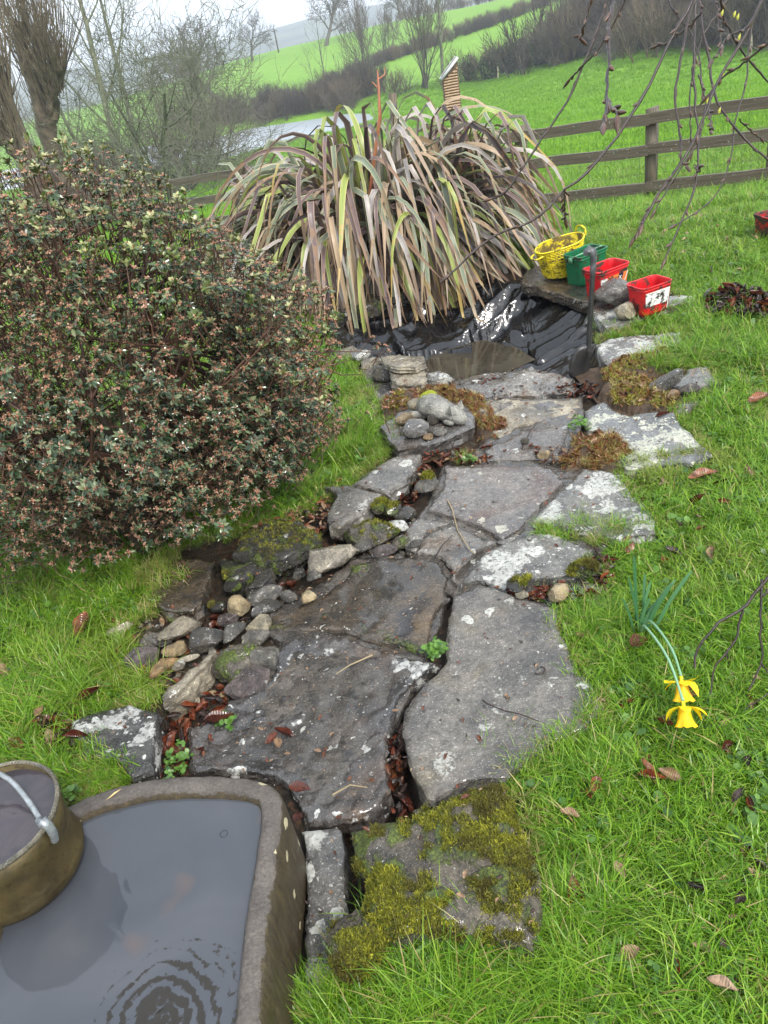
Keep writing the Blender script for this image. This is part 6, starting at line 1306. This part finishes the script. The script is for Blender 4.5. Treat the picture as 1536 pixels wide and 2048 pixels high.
wil([([(105,300),(80,210),(48,130),(34,45)], [.36, .34, .20, .17, .21]), ([(98,260),(108,190),(118,118)], [.20, .16, .19]), ([(88,240),(84,160),(78,66)], [.2, .19, .21]), ([(110,290),(98,225),(108,180),(130,128)], [.15, .12, .10, .12])], 30, 'thick pollard willow with bushy upright shoots at the top left corner', 31, 1)
wil([([(62,350),(35,260),(12,190),(-8,110)], [.28, .27, .22, .2, .22]), ([(55,340),(20,285),(-30,230)], [.2, .17, .16]), ([(50,330),(0,270),(-60,240)], [.16, .14, .12])], 26, 'dark leaning pollard willow cut by the left edge of the picture', 32, 1)
for k, (px, py, Y, tm, s, lb) in enumerate(((166,285,42,t_tall2,.78,'slim bare tree just right of the thick pollard willow'), (225,300,38,t_tall,.92,'tall slender grey-green bare tree between the willow and the lichened spreading tree'), (262,300,44,t_tall2,.98,'tall straight bare tree right behind the lichened spreading tree'),
    (292,310,31,t_spr,.98,'pale green lichened tree with long sideways branches above the shrub'), (340,305,46,t_spr2,1.15,'brown twiggy many-stemmed tree at the near lake shore'), (405,318,52,t_spr2,1.35,'purplish twiggy multi-stemmed tree with legs in front of the lake'), (430,300,60,t_spr2,1.25,'brown twiggy tree at the lake edge behind the purplish one'), (60,290,62,t_spr2,1.3,'faint twiggy tree behind the two willows'))):
    place(tm, 'bare_tree', at((px, py), Y), k*2.1, s, lb)
for k, (px, py, Y, tm, s, lb) in enumerate(((445,200,112,t_oak2,.98,'misty rounded bare tree above the purplish thicket'), (398,200,105,t_oak,.85,'misty brown bare tree left of the rounded one'), (503,112,158,t_oak,.62,'small round bare oak on the skyline left of the pole'), (652,92,150,t_oak2,.98,'large bare oak on the green hill in the middle of the skyline'),
    (655,190,96,t_tall,.52,'thin young bare tree on the hill slope below the oak'), (637,195,92,t_tall2,.36,'very thin sapling left of the thin young tree'), (738,165,96,t_fan,1.02,'fan-shaped pale bare tree behind the left of the flax'), (705,190,88,t_b1,1.5,'low twiggy bare bush below the fan-shaped tree'), (850,175,80,t_fan,1.08,'dense upright bare tree behind the flax with ivy at the foot'), (884,160,78,t_tall,.86,'dark single-trunk bare tree left of the insect house'), (800,35,165,t_oak,.55,'small bare tree on the top hedge of the hill'), (835,22,170,t_oak2,.6,'bare tree on the skyline hedge right of the oak'), (870,8,172,t_oak,.5,'bare tree against the sky near the top centre'), (780,120,120,t_b1,1.8,'sprawling bare bush on the slope above the flax'))):
    place(tm, 'bare_tree', at((px, py), Y), k*1.3+.5, s, lb)
pp = at((556, 98), 160); v, q = tubes([([(0, 0, -.3), (0, 0, 3.6)], [.16, .11]), ([(-.5, 0, 3.3), (.5, 0, 3.3)], [.06, .06])], 6); tag(mesh('power_pole', v, q, B3, loc=pp), 'thin dark pole standing on the skyline between the two oaks', 'pole')
# hedge shrubs along the far side of the first field, darker and ivy clad ones nearer the wood
IVY = leafmat('ivy_leaf', ((0., (.012, .025, .012)), (1., (.03, .055, .022))), .45, .1, island=True)
def ivym(seed, n, R, hh):
    rs = np.random.RandomState(seed); V, Q = [], []
    for k in range(n):
        v = rs.normal(size=3); v /= np.linalg.norm(v); c = v*rs.rand()**.4*np.array([R, R, hh/2])+np.array([0, 0, hh/2]); s = rs.uniform(.05, .12); a = rs.normal(size=3); a /= np.linalg.norm(a); b = unit(np.cross(a, rs.normal(size=3))); n0 = len(V); V += [c-a*s, c+b*s*.6, c+a*s, c-b*s*.6]; Q.append([n0, n0+1, n0+2, n0+3])
    return mesh('ivy', V, Q, IVY, link=False)
ivs = [ivym(400, 1100, .95, 2.3), ivym(401, 1300, 1.1, 2.0)]
def hedge_shrub(px, py, Y, s, ivy, rz, lb, grp):
    o = place((t_b1, t_b2, t_b3)[int(px) % 3], 'hedge_shrub', at((px, py), Y), rz, s, lb, 'shrub', grp)
    if ivy: i_ = bpy.data.objects.new('ivy', ivs[int(px+py) % 2].data); COL.objects.link(i_); i_.parent = o; i_.scale = (.9, .9, 1)
    return o
g1 = 'shrubs of the field hedge'
HS = [(790,212,80,1.0,0,'low bare hedge shrub just left of the dense upright tree'),(815,205,80,1.0,0,'low bare hedge shrub touching the dense upright tree'),(915,150,80,1.0,0,'bare hedge shrub right of the insect house'),(940,150,80,1.0,1,'small ivy-dark hedge shrub left of the pair of dark shrubs'),(985,128,78,1.25,1,'broad dark ivy-clad shrub, left one of the dark pair'),(1015,118,78,1.3,1,'dark ivy-clad shrub, right one of the dark pair'),(1040,112,78,1.15,1,'bushy dark green hedge shrub after the dark pair'),(1082,110,76,1.25,1,'vase-shaped dark shrub standing alone in the hedge'),(1118,100,74,1.1,0,'thin bare shrub right of the vase-shaped one'),(1145,96,74,1.1,1,'dark shrub where the hedge meets the wood'),(965,135,80,1.2,0,'bare shrub left of the broad ivy-clad one'),(890,158,80,.9,0,'small bare shrub behind the insect house')]
for k, (px, py, Y, s, iv, lb) in enumerate(HS): hedge_shrub(px, py, Y, s, iv, k*.9, lb, g1)
rs = np.random.RandomState(91)
for k in range(44):                       # the wood at the top right, row behind row
    px = 1150+(k % 15)*30+rs.uniform(-9, 9); row = k//15; Y = (76-.055*(px-1150)*1.0)+row*5+rs.uniform(-1, 1)
    o = place((t_spr2, t_b3, t_fan, t_spr2)[k % 4], 'wood_tree', at((px, -60), Y), rs.rand()*6, rs.uniform(.62, .95) if k % 4 != 1 else 1.6, 'dark bare tree, %s row of the top right wood, %s' % (('front', 'middle', 'back')[row], ('left end', 'left of the twigs', 'behind the twigs', 'right of the twigs', 'right edge')[(k % 15)//3]), 'tree', 'trees of the dark wood at the top right')
def masshedge(name, line, n, jit, tms, smin, smax, label, seed):
    rs = np.random.RandomState(seed); L_ = np.array(line, float); k = rs.uniform(0, len(L_)-1, n); x = np.interp(k, range(len(L_)), L_[:, 0])+rs.normal(0, jit, n); y = np.interp(k, range(len(L_)), L_[:, 1])+rs.normal(0, jit, n)
    vs = []
    for tm in tms:
        v, q = join([(tm[0][0], tm[0][1]), (tm[1][0], tm[1][1]), (tm[2][0], tm[2][1])]); vs.append(mesh('m', v, q, tm[4] if rs.rand() < .7 else tm[3], link=False))
    P = np.column_stack([x, y, H(x, y)]); s = scatter(name, P, np.column_stack([rs.normal(0, .1, n), rs.normal(0, .1, n), rs.uniform(0, 6.28, n)]), rs.uniform(smin, smax, n), rs.randint(0, len(vs), n), vs); tag(s, label, 'hedge', kind='stuff')
def xy(px, py, Y): p = at((px, py), Y); return p[:2]
masshedge('far_shore_hedge', [xy(400,250,98), xy(520,200,92), xy(600,185,90), xy(680,180,88), xy(740,180,86)], 130, 1.2, (t_b2, t_b3, t_b1), .7, 1.15, 'dark bare hedge along the far shore of the lake', 41)
masshedge('slope_hedge', [xy(640,180,104), xy(780,135,108), xy(900,90,112), xy(1000,50,116), xy(1120,5,122), xy(1200,-30,126)], 230, 1.0, (t_b2, t_b3), .42, .75, 'brown overgrown hedge running diagonally up the far slope', 42)
masshedge('skyline_hedge', [xy(770,45,170), xy(900,22,170), xy(1000,2,170), xy(1100,-20,170)], 60, .8, (t_b2, t_b1), .4, .8, 'hedge along the top of the far hill', 43)
masshedge('wood_undergrowth', [xy(1130,20,78), xy(1250,-10,73), xy(1400,-40,66), xy(1560,-70,58), xy(1680,-80,54)], 320, 2.6, (t_b2, t_b3, t_b1), 1.0, 1.9, 'dark tangled undergrowth of the wood at the top right', 44)
masshedge('lakeside_scrub', [xy(90,250,60), xy(150,250,58), xy(250,250,56)], 40, 2., (t_b2, t_b3), .8, 1.5, 'brown scrub along the near lake shore behind the willows', 45)
ivp = []; rs = np.random.RandomState(93)
# fence stakes at the field edge and by the lake
STK = plain('pale_stake', (.35, .30, .2), (.5, .46, .34), 10, .7)
ORD = ('first', 'second', 'third', 'fourth', 'fifth', 'sixth', 'seventh', 'eighth', 'ninth', 'tenth', 'eleventh', 'twelfth', 'thirteenth'); STN = [995, 1040, 1090, 1130, 1160, 1260, 1290, 1330, 1370, 1440, 1500, 1560]
for (px, py, Y) in ((995,150,77),(1040,140,77),(1090,128,76),(1130,118,75),(1160,112,75),(1260,95,73),(1290,92,71),(1330,92,69),(1370,100,62),(1440,110,56),(1500,130,52),(1560,140,49),(515,245,84),(555,238,83),(600,232,82)):
    v, q = tubes([([(0, 0, -.2), (rs.normal()*.04, 0, .6), (rs.normal()*.06, 0, 1.25)], [.07, .065, .055])], 6); o = mesh('fence_stake', v, q, STK, loc=at((px, py), Y)); tag(o, 'pale wooden stake, %s from the left along the field edge under the wood' % ORD[STN.index(px)-0] if px > 900 else '%s pale stake on the far lake bank' % ('rightmost' if px == 600 else 'middle' if px == 555 else 'leftmost'), 'fence stake', 'wood edge stakes' if px > 900 else 'lake bank stakes')

# ------------------------------------------------------------------ weeping twigs hanging into the picture
TWG = plain('hanging_twig', (.013, .007, .007), (.036, .017, .014), 30, .35, .3, 80); BD = plain('bud', (.04, .02, .015), (.10, .05, .03), 40, .4); YB = plain('yellow_bud', (.5, .48, .08), rough=.5)
TWL = [
 ([(1400,-40),(1380,15),(1338,80),(1315,145),(1273,210),(1238,270),(1198,320),(1163,358),(1127,377),(1095,420),(1065,442),(1020,460),(976,473),(930,520),(898,551)],1.25,.0036),
 ([(1222,-40),(1213,10),(1193,65),(1168,125),(1143,190),(1088,270),(1050,330),(1013,385),(982,398)],1.35,.0034),
 ([(1262,-30),(1250,0),(1223,55),(1193,105),(1158,140),(1138,160)],1.3,.0028),
 ([(1226,-40),(1225,0),(1218,65),(1215,130),(1215,200),(1208,250)],.8,.0026),([(1215,200),(1222,215),(1236,228)],.8,.0022),
 ([(1190,-30),(1168,50),(1160,78)],1.2,.0026),([(1130,378),(1129,410),(1130,440)],1.25,.0018),
 ([(1400,-30),(1378,30),(1358,130),(1348,200),(1360,280),(1363,325),(1372,332)],1.3,.0032),([(1363,320),(1338,360),(1313,395),(1290,440),(1270,475)],1.3,.0026),
 ([(1392,-30),(1388,50),(1388,165),(1398,300),(1392,380),(1360,450),(1330,520)],1.4,.0034),([(1398,150),(1413,200),(1400,280),(1352,350),(1310,420)],1.45,.0026),
 ([(1530,-20),(1518,20),(1478,90),(1433,165),(1403,250),(1363,330),(1308,400),(1285,450)],1.2,.0036),
 ([(1395,-20),(1400,25),(1418,125),(1428,195),(1468,260),(1536,320),(1600,360)],1.35,.0034),([(1430,-20),(1433,10),(1443,100)],1.3,.0022),
 ([(1600,40),(1536,85),(1490,125),(1443,155),(1418,190)],1.2,.003),([(1505,40),(1498,100),(1493,170),(1468,245),(1463,310),(1456,340),(1430,400),(1352,450)],1.5,.0024),
 ([(1440,-20),(1445,30),(1478,95),(1536,165),(1600,220)],1.3,.003),([(1418,215),(1422,245),(1421,262)],1.35,.002),([(1403,25),(1370,60),(1330,90),(1317,92)],1.3,.002),
 ([(1470,-20),(1410,60),(1385,130),(1378,220),(1384,300)],1.5,.0026),([(1540,-30),(1500,50),(1450,80),(1425,120)],1.1,.0022),([(1320,-40),(1345,20),(1380,60),(1400,120),(1405,190)],1.6,.003),
 ([(1480,240),(1510,270),(1560,300)],1.5,.0018),([(1390,330),(1396,345),(1402,332)],1.4,.0018)]
hx = atY(1400, -40, 1.0); hbr = empty('hanging_branch', hx, 0, 'thin dark weeping twigs with buds hanging down across the top right', 'branch'); rs = np.random.RandomState(3)
for pts, D, r in TWL:
    n_ = 26; q = np.linspace(0, len(pts)-1, n_); P2 = np.array(pts, float); C2 = np.stack([np.interp(q, range(len(pts)), P2[:, k]) for k in range(2)], -1)
    for _ in range(1): C2[1:-1] = (C2[:-2]+2*C2[1:-1]+C2[2:])/4
    dj = rs.uniform(-.12, .12); P3 = np.array([CAM+ray(a, b)*(D+dj*t) for (a, b), t in zip(C2, np.linspace(0, 1, n_))])-hx
    P3 += rs.normal(size=P3.shape)*.0008; R_ = np.linspace(r, r*.62, n_)*.72*(1+.25*(np.arange(n_) % 5 == 2)); v, q_ = tubes([(P3, R_)], 7); tg = mesh('twig', v, q_, TWG, hbr, True)
    L3 = []
    for k in range(3, n_, 4):
        t = unit(P3[min(k+1, n_-1)]-P3[k-1]); s = unit(np.cross(t, rs.normal(size=3))); b = P3[k]; d = unit(t+s*.55); Lb = rs.uniform(.009, .018); L3.append((np.array([b, b+d*Lb*.35, b+d*Lb*.7, b+d*Lb]), np.array([.0016, .0026, .002, .0004])))
    t = unit(P3[-1]-P3[-2]); L3.append((np.array([P3[-1], P3[-1]+t*.006, P3[-1]+t*.013, P3[-1]+t*.02]), np.array([.0022, .0032, .0024, .0004])))
    v, q_ = tubes(L3, 6); mesh('buds', v, q_, BD, tg, True)
for k in range(7):
    a, b = rs.uniform(1400, 1530), rs.uniform(0, 260); p = CAM+ray(a, b)*1.3-hx; v, q_ = tubes([([p, p+np.array([0, 0, .004]), p+np.array([.002, 0, .009])], [.0014, .0026, .0006])], 5); mesh('opening_bud', v, q_, YB, hbr, True)
TW3 = [([(1600,1080),(1536,1155),(1489,1217),(1443,1240),(1397,1292),(1388,1335)],.0034),([(1487,1220),(1469,1286),(1430,1331),(1419,1390)],.0024),([(1523,1160),(1521,1198),(1520,1260),(1525,1328),(1498,1383)],.0026),([(1525,1328),(1536,1345),(1560,1360)],.002),([(1600,1370),(1536,1385),(1487,1420)],.0014),([(1600,1180),(1540,1175),(1521,1200)],.003)]
h2 = CAM+ray(1600, 1080)*1.42; hb2 = empty('low_branch', h2, 0, 'dark forked twig reaching in over the grass at the right edge', 'branch')
for pts, r in TW3:
    P3 = []; 
    for (a, b) in pts: P3.append(CAM+ray(a, b)*1.42-h2)
    P3 = np.array(P3); q = np.linspace(0, len(P3)-1, 14); P3 = np.stack([np.interp(q, range(len(P3)), P3[:, k]) for k in range(3)], -1)+rs.normal(size=(14, 3))*.0012; v, q_ = tubes([(P3, np.linspace(r, r*.6, 14))], 7); mesh('twig', v, q_, TWG, hb2, True)
# dead twigs and sticks lying on the slabs
for k, (pts, z, lb) in enumerate((([(965,1400),(975,1408),(1010,1422),(1040,1428),(1078,1443)],.042,'thin forked dead twig lying on the largest smooth slab'), ([(1045,895),(1055,875),(1062,860),(1075,845)],.026,'small black twig near the buff ledge'), ([(870,1115),(885,1090),(905,1070)],.03,'dark twig across the crack of the ring-lichen slab'), ([(895,1000),(905,1020),(915,1060),(940,1100),(950,1108)],.03,'yellowish stem trailing over the gap beside the ring-lichen slab'), ([(745,1310),(700,1330),(672,1348)],.03,'pale broken stick on the black wet slab'), ([(665,1590),(700,1570),(735,1575)],.03,'fine straw lying on the black slab near the trough'))):
    P3 = [tuple(G(a, b, z+.004*(i % 2))) for i, (a, b) in enumerate(pts)]; v, q_ = tubes([(P3, np.linspace(.0028, .0014, len(P3)))], 5); tag(mesh('dead_twig', v, q_, TWG if k in (0, 1, 2) else plain('straw', (.28, .22, .12), rough=.6)), lb, 'twig')
c = G(1078, 1340, .044); v, q_ = tubes([([(c[0]+.016*math.cos(a), c[1]+.013*math.sin(a), .043) for a in np.linspace(-2.6, 1.2, 12)], [.0028]*12)], 6); tag(mesh('bark_curl', v, q_, TWG), 'small dark curl of bark on the largest smooth slab', 'bark')
# meltwater channel leaf clumps: small green weeds in the cracks
PT, RO, SC_, ID = [], [], [], []; rs = np.random.RandomState(31)
wv = [weed(500+k, 10, .022, .0075) for k in range(3)]
for (px, py, n, sp, z) in ((873,1305,26,.012,.02),(345,1530,12,.02,0),(455,1445,8,.01,.02),(870,1810,22,.04,.05),(820,1830,16,.03,.04),(1000,1850,8,.02,.05),(1100,1830,10,.03,.0),(1045,1850,8,.03,.04),(945,925,6,.01,.0),(1150,855,10,.03,.02),(300,1085,8,.03,.05),(150,1590,3,.01,.05)):
    c = G(px, py, z); x = c[0]+rs.normal(0, sp, n); y = c[1]+rs.normal(0, sp, n); PT.append(np.column_stack([x, y, np.full(n, z)+rs.rand(n)*.012])); RO.append(np.column_stack([rs.normal(0, .2, n), rs.normal(0, .2, n), rs.uniform(0, 6.28, n)])); SC_.append(rs.uniform(.5, 1.1, n)); ID.append(rs.randint(0, 3, n))
s_ = scatter('crack_weeds', np.concatenate(PT), np.concatenate(RO), np.concatenate(SC_), np.concatenate(ID), wv); tag(s_, 'small round-leaved green weeds sprouting in cracks and by the mossy block', 'weeds', kind='stuff')
